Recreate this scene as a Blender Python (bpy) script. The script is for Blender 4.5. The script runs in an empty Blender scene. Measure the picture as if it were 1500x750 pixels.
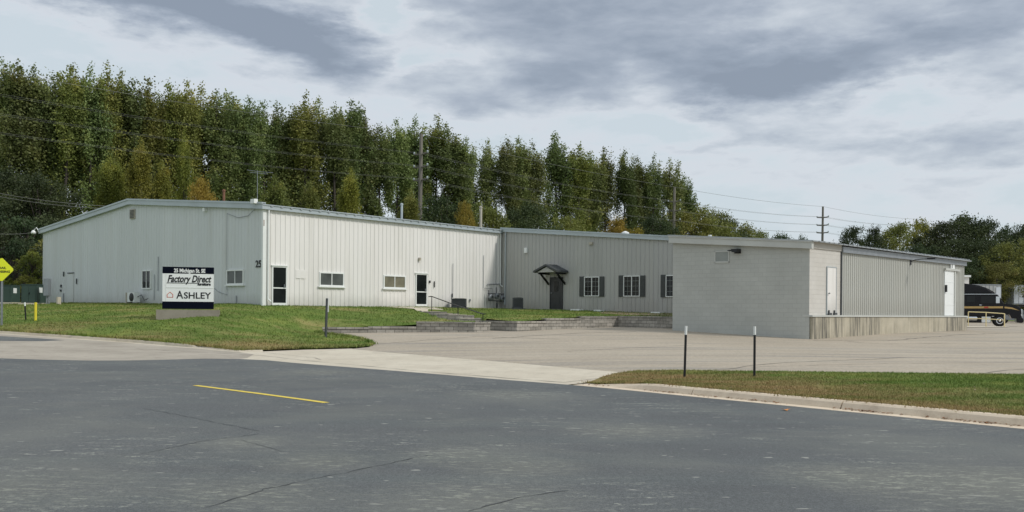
import bpy, bmesh, math, random
import numpy as np
from mathutils import Vector, Matrix
from mathutils.geometry import delaunay_2d_cdt
R = math.radians
random.seed(7)
rnd = random.Random(11)
S = bpy.context.scene
C = S.collection

# ------------------------------------------------------------------ camera
F = 1370.0; EYE = 1.6; HOR = 80.5; TH = 0.0079
cam_d = bpy.data.cameras.new('camera'); cam = bpy.data.objects.new('camera', cam_d); C.objects.link(cam)
c_, s_ = math.cos(TH), math.sin(TH)
cam.matrix_world = Matrix(((c_, -s_, 0, 0), (0, 0, -1, 0), (s_, c_, 0, EYE), (0, 0, 0, 1)))
cam_d.sensor_width = 36; cam_d.lens = F / 1500 * 36; cam_d.shift_y = HOR / 1500
cam_d.clip_start = .1; cam_d.clip_end = 8000
S.camera = cam

# ------------------------------------------------------------------ world
def nd(nt, t, **kw):
    n = nt.nodes.new(t)
    for k, v in kw.items(): setattr(n, k, v)
    return n
SUN_AZ, SUN_EL = 112, 44      # degrees clockwise from +Y (the view direction)
W = bpy.data.worlds.new('World'); S.world = W; W.use_nodes = True
nt = W.node_tree; nt.nodes.clear(); L = nt.links.new
out = nd(nt, 'ShaderNodeOutputWorld'); bg = nd(nt, 'ShaderNodeBackground'); L(bg.outputs[0], out.inputs[0])
sky = nd(nt, 'ShaderNodeTexSky', sky_type='NISHITA', sun_disc=False)
sky.sun_elevation = R(SUN_EL); sky.sun_rotation = R(SUN_AZ); sky.air_density = 1.0; sky.dust_density = 1.5
def M2(op, a, b=None, c=None, clamp=False):
    n = nd(nt, 'ShaderNodeMath', operation=op); n.use_clamp = clamp
    for i, v in enumerate((a, b, c)):
        if v is None: continue
        if isinstance(v, (int, float)): n.inputs[i].default_value = v
        else: L(v, n.inputs[i])
    return n.outputs[0]
tc = nd(nt, 'ShaderNodeTexCoord'); sep = nd(nt, 'ShaderNodeSeparateXYZ'); L(tc.outputs['Generated'], sep.inputs[0])
az = M2('ARCTAN2', sep.outputs[0], sep.outputs[1]); el = M2('ARCSINE', sep.outputs[2])
# a flat cloud deck seen in perspective: direction / height
den = M2('ADD', M2('MAXIMUM', sep.outputs[2], 0.0), .16)
px_ = M2('DIVIDE', sep.outputs[0], den); py_ = M2('DIVIDE', sep.outputs[1], den)
cmb = nd(nt, 'ShaderNodeCombineXYZ'); L(px_, cmb.inputs[0]); L(py_, cmb.inputs[1])
def noise(sc, det, rough=.55, vec=None, dist=0.0):
    n = nd(nt, 'ShaderNodeTexNoise'); n.inputs['Scale'].default_value = sc; n.inputs['Detail'].default_value = det
    n.inputs['Roughness'].default_value = rough; n.inputs['Distortion'].default_value = dist
    L(vec or cmb.outputs[0], n.inputs['Vector']); return n
cmb2 = nd(nt, 'ShaderNodeCombineXYZ'); L(az, cmb2.inputs[0]); L(M2('MULTIPLY', el, 3.0), cmb2.inputs[1])
w1 = noise(7, 6, .6, cmb2.outputs[0]); sw = nd(nt, 'ShaderNodeSeparateXYZ'); L(w1.outputs['Color'], sw.inputs[0])
azw = M2('MULTIPLY_ADD', M2('SUBTRACT', sw.outputs[0], .5), .20, az)
elw = M2('MULTIPLY_ADD', M2('SUBTRACT', sw.outputs[1], .5), .085, el)
def blob(x, y, rx, ry, rot, amp):
    a0 = math.atan((x - 750) / F); e0 = math.atan(((375 - y) + HOR) / F * math.cos(a0)); ax = rx / F; ay = ry / F
    da = M2('SUBTRACT', azw, a0); de = M2('SUBTRACT', elw, e0); cr, sr = math.cos(rot), math.sin(rot)
    u = M2('DIVIDE', M2('ADD', M2('MULTIPLY', da, cr), M2('MULTIPLY', de, sr)), ax)
    v = M2('DIVIDE', M2('SUBTRACT', M2('MULTIPLY', de, cr), M2('MULTIPLY', da, sr)), ay)
    d2 = M2('ADD', M2('MULTIPLY', u, u), M2('MULTIPLY', v, v))
    return M2('MULTIPLY', M2('EXPONENT', M2('MULTIPLY', d2, -1.0)), amp)
acc = None
for b in [(110, 0, 120, 20, -.14, .6), (200, -4, 220, 40, -.14, .75), (300, 30, 120, 30, -.2, .45), (400, 40, 130, 42, -.30, .95), (500, 80, 70, 26, -.2, .35), (880, 60, 250, 58, -.10, .8), (790, 120, 120, 34, 0, .55), (1080, 125, 90, 34, 0, .75), (1250, 95, 130, 36, .1, .5),
          (1400, 30, 330, 44, .1, .8), (1050, -15, 400, 34, 0, .7), (630, 140, 90, 30, -.1, .45), (720, 165, 70, 18, 0, .3), (1290, 200, 200, 30, -.05, .40), (1440, 210, 120, 22, 0, .3), (1490, 100, 80, 30, 0, .5), (1060, 205, 130, 10, 0, .2), (1450, 260, 140, 16, 0, .25),
          (560, 25, 50, 24, .3, -.7), (600, 95, 50, 24, .6, -.5), (1310, 130, 100, 22, 0, -.35), (940, 175, 120, 22, 0, -.3), (30, 60, 160, 30, -.2, -.2)]:
    q = blob(*b); acc = q if acc is None else M2('ADD', acc, q)
n1 = noise(.9, 7, .58, None, .4)
n2 = noise(11, 8, .56, cmb2.outputs[0], .4)
gen = M2('MULTIPLY', M2('SUBTRACT', n1.outputs[0], .5), 1.1)
n5 = noise(24, 6, .6, cmb2.outputs[0], .3); acc = M2('ADD', acc, M2('MULTIPLY', M2('SUBTRACT', n5.outputs[0], .5), .45))
n3 = noise(5, 7, .58, cmb2.outputs[0], .5); acc = M2('ADD', acc, M2('MULTIPLY', M2('SUBTRACT', n3.outputs[0], .5), .75))
front = M2('ADD', acc, M2('MULTIPLY', M2('SUBTRACT', n2.outputs[0], .5), 1.0))
hi = M2('MULTIPLY', M2('SUBTRACT', el, R(17)), 6.0, clamp=True)
dens = M2('ADD', front, M2('MULTIPLY', gen, M2('MULTIPLY_ADD', hi, .75, .25)))
dens = M2('MULTIPLY_ADD', dens, .78, .10)
cr = nd(nt, 'ShaderNodeValToRGB'); L(dens, cr.inputs[0])
e = cr.color_ramp.elements; e[0].position = .0; e[0].color = (.60, .675, .725, 1); e[1].position = 1.0; e[1].color = (.27, .315, .385, 1)
for p_, c__ in ((.10, (.64, .70, .75)), (.22, (.66, .70, .75)), (.40, (.54, .59, .65)), (.60, (.415, .465, .54)), (.82, (.32, .37, .445))):
    k = e.new(p_); k.color = (*c__, 1)
# thin bluish veil where the cloud is thinnest
mixs = nd(nt, 'ShaderNodeMix', data_type='RGBA'); mixs.inputs[0].default_value = .88
skm = nd(nt, 'ShaderNodeMix', data_type='RGBA', blend_type='MULTIPLY'); skm.inputs[0].default_value = 1.0
L(sky.outputs[0], skm.inputs[6]); skm.inputs[7].default_value = (.10, .10, .10, 1)
L(skm.outputs[2], mixs.inputs[6]); L(cr.outputs[0], mixs.inputs[7])
sc10 = nd(nt, 'ShaderNodeMix', data_type='RGBA', blend_type='MULTIPLY'); sc10.inputs[0].default_value = 1.0
L(mixs.outputs[2], sc10.inputs[6]); sc10.inputs[7].default_value = (10, 10, 10, 1)
L(sc10.outputs[2], bg.inputs[0]); bg.inputs[1].default_value = .074

sun_d = bpy.data.lights.new('sun', 'SUN'); sun = bpy.data.objects.new('sun', sun_d); C.objects.link(sun)
sun_d.energy = 1.5; sun_d.angle = R(10); sun_d.color = (1, .96, .9)
sd = Vector((math.sin(R(SUN_AZ)) * math.cos(R(SUN_EL)), math.cos(R(SUN_AZ)) * math.cos(R(SUN_EL)), math.sin(R(SUN_EL))))
sun.rotation_euler = sd.to_track_quat('Z', 'Y').to_euler(); sun.location = (30, -30, 60)
S.view_settings.view_transform = 'Standard'; S.view_settings.look = 'None'; S.view_settings.gamma = 1
S.view_settings.use_curve_mapping = False; S.view_settings.exposure = 0.52

# ------------------------------------------------------------------ measuring helpers (photo measurements -> metres)
def ray(x, y):
    xc = (x - 750) / F; yc = (375 - y + HOR) / F
    return xc * c_ - yc * s_, yc * c_ + xc * s_
def P(x, y, Z):
    a, b = ray(x, y); return Vector((a * Z, Z, EYE + b * Z))
def onz(x, y, z):
    a, b = ray(x, y); Z = (EYE - z) / (-b); return Vector((a * Z, Z, z))
class TPS:
    def __init__(s, pts, reg=.02):
        A = np.array([(p[0], p[1]) for p in pts]) / 50; z = np.array([p[2] for p in pts]); n = len(A)
        K = s.phi(np.linalg.norm(A[:, None] - A[None], axis=2)) + np.eye(n) * reg * .01
        Pm = np.hstack([np.ones((n, 1)), A]); M = np.zeros((n + 3, n + 3)); M[:n, :n] = K; M[:n, n:] = Pm; M[n:, :n] = Pm.T
        s.w = np.linalg.solve(M, np.concatenate([z, np.zeros(3)])); s.A = A
    @staticmethod
    def phi(r): return np.where(r > 1e-9, r * r * np.log(np.maximum(r, 1e-9)), 0)
    def __call__(s, X, Y):
        q = np.array([X, Y]) / 50; r = np.linalg.norm(s.A - q, axis=1)
        n = len(s.A); return float(s.phi(r) @ s.w[:n] + s.w[n] + s.w[n + 1:] @ q)
def hit(x, y, g):
    a, b = ray(x, y); Z = 5.0
    prev = Z
    while Z < 200:
        if EYE + b * Z < g(a * Z, Z): break
        prev = Z; Z += .5
    lo, hi_ = prev, Z
    for _ in range(18):
        m = (lo + hi_) / 2
        if EYE + b * m < g(a * m, m): hi_ = m
        else: lo = m
    return Vector((a * hi_, hi_, g(a * hi_, hi_)))

# building frame: A = near corner of the main building
ZA = 48.0
A = P(386, 305, ZA); A.z = 0
DA = Vector((.655, .7556, 0)).normalized(); DB = Vector((DA.y, -DA.x, 0))
def AB(a, b, z=0): return Vector((A.x, A.y, 0)) + DA * a + DB * b + Vector((0, 0, z))

# ------------------------------------------------------------------ materials
def mat(name, col, rough=.7, metal=0.0, var=.12, scale=3.0, bump=0.0, bscale=40.0, coat=0.0, streak=0.0, spec=None, col2=None, det=4):
    m = bpy.data.materials.new(name); m.use_nodes = True; t = m.node_tree; b = t.nodes['Principled BSDF']
    b.inputs['Roughness'].default_value = rough; b.inputs['Metallic'].default_value = metal
    if spec is not None: b.inputs['Specular IOR Level'].default_value = spec
    b.inputs['Coat Weight'].default_value = coat
    tcn = nd(t, 'ShaderNodeTexCoord')
    n = nd(t, 'ShaderNodeTexNoise'); n.inputs['Scale'].default_value = scale; n.inputs['Detail'].default_value = det; n.inputs['Roughness'].default_value = .6
    if streak:
        mp = nd(t, 'ShaderNodeMapping'); mp.inputs['Scale'].default_value = (1, 1, streak); t.links.new(tcn.outputs['Object'], mp.inputs[0]); t.links.new(mp.outputs[0], n.inputs['Vector'])
    else: t.links.new(tcn.outputs['Object'], n.inputs['Vector'])
    r = nd(t, 'ShaderNodeValToRGB'); t.links.new(n.outputs[0], r.inputs[0])
    c2 = col2 or tuple(min(1, c * (1 + var)) for c in col); c1 = tuple(c * (1 - var) for c in col)
    r.color_ramp.elements[0].position = .3; r.color_ramp.elements[0].color = (*c1, 1)
    r.color_ramp.elements[1].position = .7; r.color_ramp.elements[1].color = (*c2, 1)
    t.links.new(r.outputs[0], b.inputs['Base Color'])
    if bump:
        n2 = nd(t, 'ShaderNodeTexNoise'); n2.inputs['Scale'].default_value = bscale; n2.inputs['Detail'].default_value = 3
        t.links.new(tcn.outputs['Object'], n2.inputs['Vector'])
        bp = nd(t, 'ShaderNodeBump'); bp.inputs['Strength'].default_value = bump; bp.inputs['Distance'].default_value = .02
        t.links.new(n2.outputs[0], bp.inputs['Height']); t.links.new(bp.outputs[0], b.inputs['Normal'])
    return m
def ramp(t, src, stops):
    r = nd(t, 'ShaderNodeValToRGB'); t.links.new(src, r.inputs[0]); el_ = r.color_ramp.elements
    while len(el_) < len(stops): el_.new(.5)
    for q, (p, c) in zip(el_, stops):
        q.position = p; q.color = (*c, 1) if len(c) == 3 else c
    return r.outputs[0]
def tn(t, vec, sc, det=4, rough=.6, dist=0, scl=None, rotz=0):
    if scl:
        mp = nd(t, 'ShaderNodeMapping'); mp.inputs['Scale'].default_value = scl; mp.inputs['Rotation'].default_value = (0, 0, rotz)
        t.links.new(vec, mp.inputs[0]); vec = mp.outputs[0]
    n = nd(t, 'ShaderNodeTexNoise'); n.inputs['Scale'].default_value = sc; n.inputs['Detail'].default_value = det
    n.inputs['Roughness'].default_value = rough; n.inputs['Distortion'].default_value = dist; t.links.new(vec, n.inputs['Vector']); return n.outputs[0]
def mixc(t, fac, a, b, mode='MIX'):
    m = nd(t, 'ShaderNodeMix', data_type='RGBA', blend_type=mode)
    for i, v in ((0, fac), (6, a), (7, b)):
        if isinstance(v, (int, float)): m.inputs[i].default_value = v
        elif isinstance(v, tuple): m.inputs[i].default_value = (*v, 1)
        else: t.links.new(v, m.inputs[i])
    return m.outputs[2]
def base(name, rough):
    m = bpy.data.materials.new(name); m.use_nodes = True; t = m.node_tree; b = t.nodes['Principled BSDF']
    b.inputs['Roughness'].default_value = rough; g = nd(t, 'ShaderNodeNewGeometry'); return m, t, b, g.outputs['Position']
def bumpn(t, b, h, st, dist=.02):
    bp = nd(t, 'ShaderNodeBump'); bp.inputs['Strength'].default_value = st; bp.inputs['Distance'].default_value = dist
    t.links.new(h, bp.inputs['Height']); t.links.new(bp.outputs[0], b.inputs['Normal'])

K_ROT = math.atan2(.66, -.75)  # street direction
SCUFF = [(-4.6, 8.0, 1.6), (-2.3, 8.1, 1.0), (-.6, 10.3, .9), (.1, 9.6, .8), (4.2, 8.7, 1.6), (3.3, 9.2, 1.0), (5.0, 9.0, 1.2), (-.3, 7.9, 1.2), (1.6, 12.6, 1.2), (-3.2, 11.2, .7), (-2.0, 9.8, .8), (0, 18, 1.5), (-5, 24, 1.5)]
def m_road():
    m, t, b, p = base('asphalt', .9); b.inputs['Specular IOR Level'].default_value = .3
    big = tn(t, p, .22, 5, .6); c = ramp(t, big, [(.3, (.088, .094, .097)), (.7, (.124, .130, .130))])
    st = tn(t, p, 1.0, 4, .6, .3, (.12, 1.4, 1), -K_ROT); c = mixc(t, ramp(t, st, [(.45, (0, 0, 0)), (.7, (.5, .5, .5))]), c, (.115, .13, .128))
    g = tn(t, p, 90, 2, .7); c = mixc(t, .8, c, ramp(t, g, [(.3, (.25,) * 3), (.7, (.78,) * 3)]), 'OVERLAY')
    g2 = tn(t, p, 24, 3, .75); c = mixc(t, .75, c, ramp(t, g2, [(.3, (.36, .36, .36)), (.7, (.64, .64, .64))]), 'OVERLAY')
    # scuffed patches where the light aggregate shows through
    a1 = tn(t, p, 1.0, 5, .7, 0, (1.2, 5.5, 1), -K_ROT); a2 = tn(t, p, .35, 3, .5)
    s = nd(t, 'ShaderNodeMath', operation='MULTIPLY'); t.links.new(ramp(t, a1, [(.52, (0, 0, 0)), (.62, (1, 1, 1))]), s.inputs[0])
    t.links.new(ramp(t, a2, [(.47, (0, 0, 0)), (.60, (1, 1, 1))]), s.inputs[1])
    s2 = nd(t, 'ShaderNodeMath', operation='MULTIPLY'); t.links.new(s.outputs[0], s2.inputs[0]); t.links.new(ramp(t, tn(t, p, 14, 4, .8), [(.50, (0, 0, 0)), (.56, (.8, .8, .8))]), s2.inputs[1])
    c = mixc(t, s2.outputs[0], c, (.36, .37, .32))
    d1 = tn(t, p, 3.2, 2, .5, 0, (1, 2.2, 1), -K_ROT); c = mixc(t, ramp(t, d1, [(.69, (0, 0, 0)), (.715, (.8, .8, .8))]), c, (.34, .34, .31))
    for (x, y, r) in SCUFF:
        d = nd(t, 'ShaderNodeVectorMath', operation='DISTANCE'); t.links.new(p, d.inputs[0]); d.inputs[1].default_value = (x, y, 0)
        f = nd(t, 'ShaderNodeMapRange'); t.links.new(d.outputs['Value'], f.inputs[0]); f.inputs[1].default_value = r; f.inputs[2].default_value = r * .1; f.inputs[3].default_value = 0; f.inputs[4].default_value = 1
        q = nd(t, 'ShaderNodeMath', operation='MULTIPLY'); t.links.new(f.outputs[0], q.inputs[0]); t.links.new(ramp(t, tn(t, p, 5, 6, .8, .4, (1, 2.6, 1), -K_ROT), [(.53, (0, 0, 0)), (.60, (.85,) * 3)]), q.inputs[1]); c = mixc(t, q.outputs[0], c, (.35, .36, .30))
        q = nd(t, 'ShaderNodeMath', operation='MULTIPLY'); t.links.new(f.outputs[0], q.inputs[0]); q.inputs[1].default_value = .35; c = mixc(t, q.outputs[0], c, (.19, .19, .16))
    # khaki soiling in the near foreground
    a3 = tn(t, p, .28, 5, .65, .5); c = mixc(t, ramp(t, a3, [(.48, (0, 0, 0)), (.66, (.38, .38, .38))]), c, (.185, .19, .168))
    t.links.new(c, b.inputs['Base Color']); bumpn(t, b, g, .45, .008); return m
def m_lot():
    m, t, b, p = base('lot_asphalt', .9)
    c = ramp(t, tn(t, p, .16, 5, .6), [(.3, (.335, .285, .22)), (.7, (.425, .365, .285))])
    st = tn(t, p, 1.0, 4, .6, .5, (.12, 1.1, 1), -.15); c = mixc(t, ramp(t, st, [(.5, (0, 0, 0)), (.68, (.8, .8, .8))]), c, (.235, .22, .195))
    st = tn(t, p, 1.0, 4, .6, .5, (.1, .8, 1), .12); c = mixc(t, ramp(t, st, [(.5, (0, 0, 0)), (.75, (.6, .6, .6))]), c, (.44, .39, .31))
    g = tn(t, p, 9, 6, .85); c = mixc(t, .85, c, ramp(t, g, [(.3, (.34, .34, .34)), (.7, (.68, .68, .68))]), 'OVERLAY')
    t.links.new(c, b.inputs['Base Color']); bumpn(t, b, g, .4, .01); return m
def m_conc(name, c1, c2, stain=(.3, .27, .22), amt=.5):
    m, t, b, p = base(name, .88)
    c = ramp(t, tn(t, p, .5, 5, .65), [(.3, c1), (.7, c2)])
    c = mixc(t, ramp(t, tn(t, p, 2.2, 6, .75), [(.5, (0, 0, 0)), (.75, (amt,) * 3)]), c, stain)
    g = tn(t, p, 60, 2, .7); c = mixc(t, .35, c, ramp(t, g, [(.3, (.36,) * 3), (.7, (.66,) * 3)]), 'OVERLAY')
    t.links.new(c, b.inputs['Base Color']); bumpn(t, b, g, .3, .01); return m
def drypatch(t, p, c):
    for (x, y, r, amt) in DRY:
        d = nd(t, 'ShaderNodeVectorMath', operation='DISTANCE'); t.links.new(p, d.inputs[0]); d.inputs[1].default_value = (x, y, .15)
        n = tn(t, p, 1.3, 5, .7); ma = nd(t, 'ShaderNodeMath', operation='MULTIPLY_ADD'); t.links.new(n, ma.inputs[0]); ma.inputs[1].default_value = r * 1.6; t.links.new(d.outputs['Value'], ma.inputs[2])
        f = nd(t, 'ShaderNodeMapRange'); t.links.new(ma.outputs[0], f.inputs[0]); f.inputs[1].default_value = r * 1.9; f.inputs[2].default_value = r * 1.15; f.inputs[3].default_value = 0; f.inputs[4].default_value = amt; c = mixc(t, f.outputs[0], c, (.31, .225, .105))
    return c
DRY = [(4.3, 17.8, 4.2, .95), (2.6, 20.5, 3.6, .95), (6.2, 15.2, 2.6, .85), (7.4, 13.6, 1.8, .8), (-9.5, 34.5, 3.4, .8), (-20, 40, 3.0, .6), (-14, 36.5, 2.2, .6)]
def m_grass(name, rot=0):
    m, t, b, p = base(name, .95); b.inputs['Specular IOR Level'].default_value = .15
    c = ramp(t, tn(t, p, .5, 5, .65), [(.30, (.105, .160, .034)), (.52, (.155, .215, .050)), (.72, (.27, .29, .075))])
    dry = tn(t, p, .35, 5, .6, .3, (1, 2.2, 1), -K_ROT); c = mixc(t, ramp(t, dry, [(.50, (0, 0, 0)), (.66, (.8,) * 3)]), c, (.33, .29, .12)); c = drypatch(t, p, c)
    g = tn(t, p, 30, 3, .7); c = mixc(t, ramp(t, tn(t, p, 1.0, 4, .6, .2, (.22, 1.7, 1)), [(.45, (0, 0, 0)), (.62, (.6,) * 3)]), c, (.085, .155, .02)); c = mixc(t, .4, c, ramp(t, g, [(.3, (.33,) * 3), (.7, (.66,) * 3)]), 'OVERLAY')
    t.links.new(c, b.inputs['Base Color']); bumpn(t, b, g, .9, .05); return m
M = {}
M['road'] = m_road(); M['lot'] = m_lot(); M['grass'] = m_grass('grass')
M['conc'] = m_conc('concrete', (.50, .44, .345), (.62, .56, .45), amt=.5)
M['oldconc'] = m_conc('old_concrete', (.30, .265, .215), (.42, .375, .31), (.20, .17, .135), .6)
M['kerb'] = m_conc('kerb_concrete', (.60, .49, .37), (.72, .61, .47), (.30, .22, .15), .45)
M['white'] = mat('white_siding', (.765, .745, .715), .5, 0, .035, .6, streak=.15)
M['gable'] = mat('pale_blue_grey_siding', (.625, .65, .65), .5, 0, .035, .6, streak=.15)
M['trimw'] = mat('white_trim', (.76, .78, .76), .45, 0, .04, 2)
M['fascia'] = mat('grey_white_metal', (.42, .47, .49), .4, .2, .08, .8)
M['wfascia'] = mat('putty_trim', (.50, .51, .48), .5, 0, .06, 1)
M['greyside'] = mat('grey_siding', (.405, .405, .385), .5, 0, .04, .6, streak=.15)
M['greyside2'] = mat('dove_siding', (.43, .435, .40), .5, 0, .04, .6, streak=.15)
M['dark'] = mat('charcoal_paint', (.035, .038, .042), .5, 0, .15, 3)
M['shutter'] = mat('charcoal_shutter', (.055, .06, .06), .6, 0, .15, 3)
M['black'] = mat('black_metal', (.015, .016, .018), .4, .3, .2, 4)
M['navy'] = mat('navy_panel', (.003, .005, .013), .85, 0, .1, 2, spec=.08)
M['signw'] = mat('white_panel', (.80, .82, .81), .35, 0, .02, 2)
M['red'] = mat('rust_red_paint', (.55, .10, .05), .5, 0, .05, 2)
M['roof'] = mat('galvanised_roof', (.38, .40, .41), .4, .5, .12, .8)
M['wood'] = mat('weathered_pole_wood', (.17, .155, .135), .9, 0, .2, 3, streak=.1)
M['grey'] = mat('grey_metal', (.28, .30, .32), .45, .5, .1, 3)
M['dgrey'] = mat('unit_grey', (.06, .066, .07), .6, 0, .15, 4)
M['acside'] = mat('fin_grey', (.05, .055, .058), .6, .2, .3, 30)
M['green'] = mat('transformer_green', (.035, .065, .052), .5, 0, .12, 2)
M['yellow'] = mat('sign_yellow', (.80, .86, .02), .4, 0, .03, 2)
M['ypaint'] = mat('road_yellow', (.72, .55, .07), .7, 0, .12, 20, bump=.3)
M['ypost'] = mat('yellow_plastic', (.75, .62, .04), .45, 0, .05, 4)
M['cream'] = mat('pale_yellow_rail', (.78, .66, .36), .5, 0, .08, 4)
M['tar'] = mat('crack_filler', (.052, .056, .06), .8, 0, .3, 30)
M['tarlot'] = mat('lot_crack_dirt', (.13, .12, .105), .9, 0, .3, 10)
M['wire'] = mat('cable_grey', (.20, .20, .185), .6, .2, .1, 3)
M['chrome'] = mat('chrome', (.75, .77, .8), .15, 1, .03, 3)
M['truck'] = mat('black_lacquer', (.003, .003, .006), .22, .0, .1, 1, spec=.35)
M['gold'] = mat('gold_stripe', (.55, .37, .14), .35, .1, .05, 2)
M['tyre'] = mat('tyre_rubber', (.012, .012, .012), .85, 0, .2, 6)
M['trailer'] = mat('trailer_white', (.62, .66, .70), .45, 0, .05, .6)
M['trailg'] = mat('trailer_grey', (.40, .41, .40), .6, 0, .1, .8)
M['louvre'] = mat('beige_louvre', (.40, .37, .30), .6, 0, .1, 3)
M['muntin'] = mat('muntin_grey', (.26, .28, .27), .5, 0, .05, 3)
M['infill'] = mat('grey_infill', (.27, .29, .275), .7, 0, .06, 3)
M['rust'] = mat('rusty_pipe', (.20, .10, .06), .8, .2, .3, 8)
M['curtain'] = mat('blinds', (.30, .29, .22), .8, 0, .25, 2)
M['leaflitter'] = mat('dead_leaves', (.20, .09, .035), .9, 0, .5, 30)
M['orangeleaf'] = mat('orange_leaf', (.62, .24, .05), .7, 0, .1, 30)
M['redlight'] = mat('red_plastic', (.5, .02, .02), .3, 0, .1, 2)
M['soil'] = mat('mulch', (.22, .17, .11), .95, 0, .3, 4, bump=.5)
def grime(m, zlo, zhi, col, amt):
    t = m.node_tree; b = t.nodes['Principled BSDF']; src = b.inputs['Base Color'].links[0].from_socket; g = nd(t, 'ShaderNodeNewGeometry').outputs['Position']
    sp = nd(t, 'ShaderNodeSeparateXYZ'); t.links.new(g, sp.inputs[0]); n = tn(t, g, 1.1, 5, .7); ma = nd(t, 'ShaderNodeMath', operation='MULTIPLY_ADD'); t.links.new(n, ma.inputs[0]); ma.inputs[1].default_value = -.9; t.links.new(sp.outputs[2], ma.inputs[2])
    dt = nd(t, 'ShaderNodeVectorMath', operation='DOT_PRODUCT'); t.links.new(g, dt.inputs[0]); dt.inputs[1].default_value = tuple((DA if k_ in ('white', 'greyside2') else DB) / .915)
    fl = nd(t, 'ShaderNodeMath', operation='FLOOR'); t.links.new(dt.outputs['Value'], fl.inputs[0]); wn = nd(t, 'ShaderNodeTexWhiteNoise', noise_dimensions='1D'); t.links.new(fl.outputs[0], wn.inputs['W'])
    src = mixc(t, .22, src, ramp(t, wn.outputs['Value'], [(0, (.40,) * 3), (1, (.60,) * 3)]), 'OVERLAY')
    f = nd(t, 'ShaderNodeMapRange'); t.links.new(ma.outputs[0], f.inputs[0]); f.inputs[1].default_value = zhi - .45; f.inputs[2].default_value = zlo - .45; f.inputs[3].default_value = 0; f.inputs[4].default_value = amt
    c = mixc(t, f.outputs[0], src, col); s2 = tn(t, g, 1.0, 4, .65, 0, (2.2, 2.2, .12)); c = mixc(t, ramp(t, s2, [(.52, (0, 0, 0)), (.72, (.28,) * 3)]), c, tuple(v * 1.4 for v in col)); t.links.new(c, b.inputs['Base Color'])
for k_ in ('white', 'gable', 'greyside', 'greyside2'): grime(M[k_], 1.75, 2.5, (.33, .32, .28), .45)
def glass(name, col, rough=.08):
    m = mat(name, col, rough, 0, .35, .9); m.node_tree.nodes['Principled BSDF'].inputs['Specular IOR Level'].default_value = .3; return m
M['glass'] = glass('dark_glass', (.012, .015, .015)); M['glass2'] = glass('grey_glass', (.10, .11, .105), .15)
M['glass3'] = glass('window_with_curtain', (.19, .18, .13), .2)
def m_block(name, col):
    m, t, b, _ = base(name, .8); u = nd(t, 'ShaderNodeUVMap').outputs[0]
    br = nd(t, 'ShaderNodeTexBrick'); br.inputs['Scale'].default_value = 1; br.inputs['Brick Width'].default_value = .406; br.inputs['Row Height'].default_value = .203
    br.inputs['Mortar Size'].default_value = .007; br.inputs['Mortar Smooth'].default_value = .4; t.links.new(u, br.inputs['Vector'])
    c = tuple(col); br.inputs['Color1'].default_value = (*[v * .98 for v in c], 1); br.inputs['Color2'].default_value = (*[v * 1.03 for v in c], 1); br.inputs['Mortar'].default_value = (*[v * .90 for v in c], 1)
    n = tn(t, u, .5, 5, .6); cc = mixc(t, .7, br.outputs[0], ramp(t, n, [(.3, (.44,) * 3), (.7, (.56,) * 3)]), 'OVERLAY')
    t.links.new(cc, b.inputs['Base Color']); bp = nd(t, 'ShaderNodeBump'); bp.inputs['Strength'].default_value = .5; bp.inputs['Distance'].default_value = .01; bp.invert = True
    t.links.new(br.outputs['Fac'], bp.inputs['Height']); t.links.new(bp.outputs[0], b.inputs['Normal']); return m
M['blockg'] = m_block('painted_block_grey', (.44, .45, .42)); M['blockw'] = m_block('painted_block_white', (.56, .54, .50))
def m_dock():
    m, t, b, p = base('stained_concrete', .9)
    c = ramp(t, tn(t, p, 1.2, 5, .65), [(.3, (.38, .345, .26)), (.7, (.54, .49, .385))])
    s1 = tn(t, p, 1.0, 5, .7, 0, (5.5, 5.5, .35)); cl = tn(t, p, .45, 3, .6, 0, (1, 1, .3)); mm = nd(t, 'ShaderNodeMath', operation='MULTIPLY'); t.links.new(ramp(t, s1, [(.40, (0, 0, 0)), (.60, (1,) * 3)]), mm.inputs[0]); t.links.new(ramp(t, cl, [(.40, (.12,) * 3), (.54, (1,) * 3)]), mm.inputs[1]); c = mixc(t, mm.outputs[0], c, (.115, .108, .09))
    s2 = tn(t, p, 1.0, 5, .7, 0, (9, 9, .3)); c = mixc(t, ramp(t, s2, [(.5, (0, 0, 0)), (.7, (.4,) * 3)]), c, (.46, .43, .34))
    t.links.new(c, b.inputs['Base Color']); bumpn(t, b, tn(t, p, 20, 4, .7), .4, .01); return m
M['dock'] = m_dock()
def m_retain():
    m, t, b, _ = base('split_face_block', .95); u = nd(t, 'ShaderNodeUVMap').outputs[0]; g = nd(t, 'ShaderNodeNewGeometry').outputs['Position']
    br = nd(t, 'ShaderNodeTexBrick'); br.inputs['Scale'].default_value = 1; br.inputs['Brick Width'].default_value = .42; br.inputs['Row Height'].default_value = .165
    br.inputs['Mortar Size'].default_value = .009; br.inputs['Mortar Smooth'].default_value = .3; br.inputs['Bias'].default_value = 0; t.links.new(u, br.inputs['Vector'])
    br.inputs['Color1'].default_value = (.25, .235, .205, 1); br.inputs['Color2'].default_value = (.40, .375, .33, 1); br.inputs['Mortar'].default_value = (.035, .033, .03, 1)
    n = tn(t, g, 5, 5, .7); c = mixc(t, .7, br.outputs[0], ramp(t, n, [(.3, (.33,) * 3), (.7, (.66,) * 3)]), 'OVERLAY'); t.links.new(c, b.inputs['Base Color'])
    bp = nd(t, 'ShaderNodeBump'); bp.inputs['Strength'].default_value = .9; bp.inputs['Distance'].default_value = .03; t.links.new(tn(t, g, 14, 4, .7), bp.inputs['Height']); t.links.new(bp.outputs[0], b.inputs['Normal']); return m
M['retain'] = m_retain()
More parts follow.
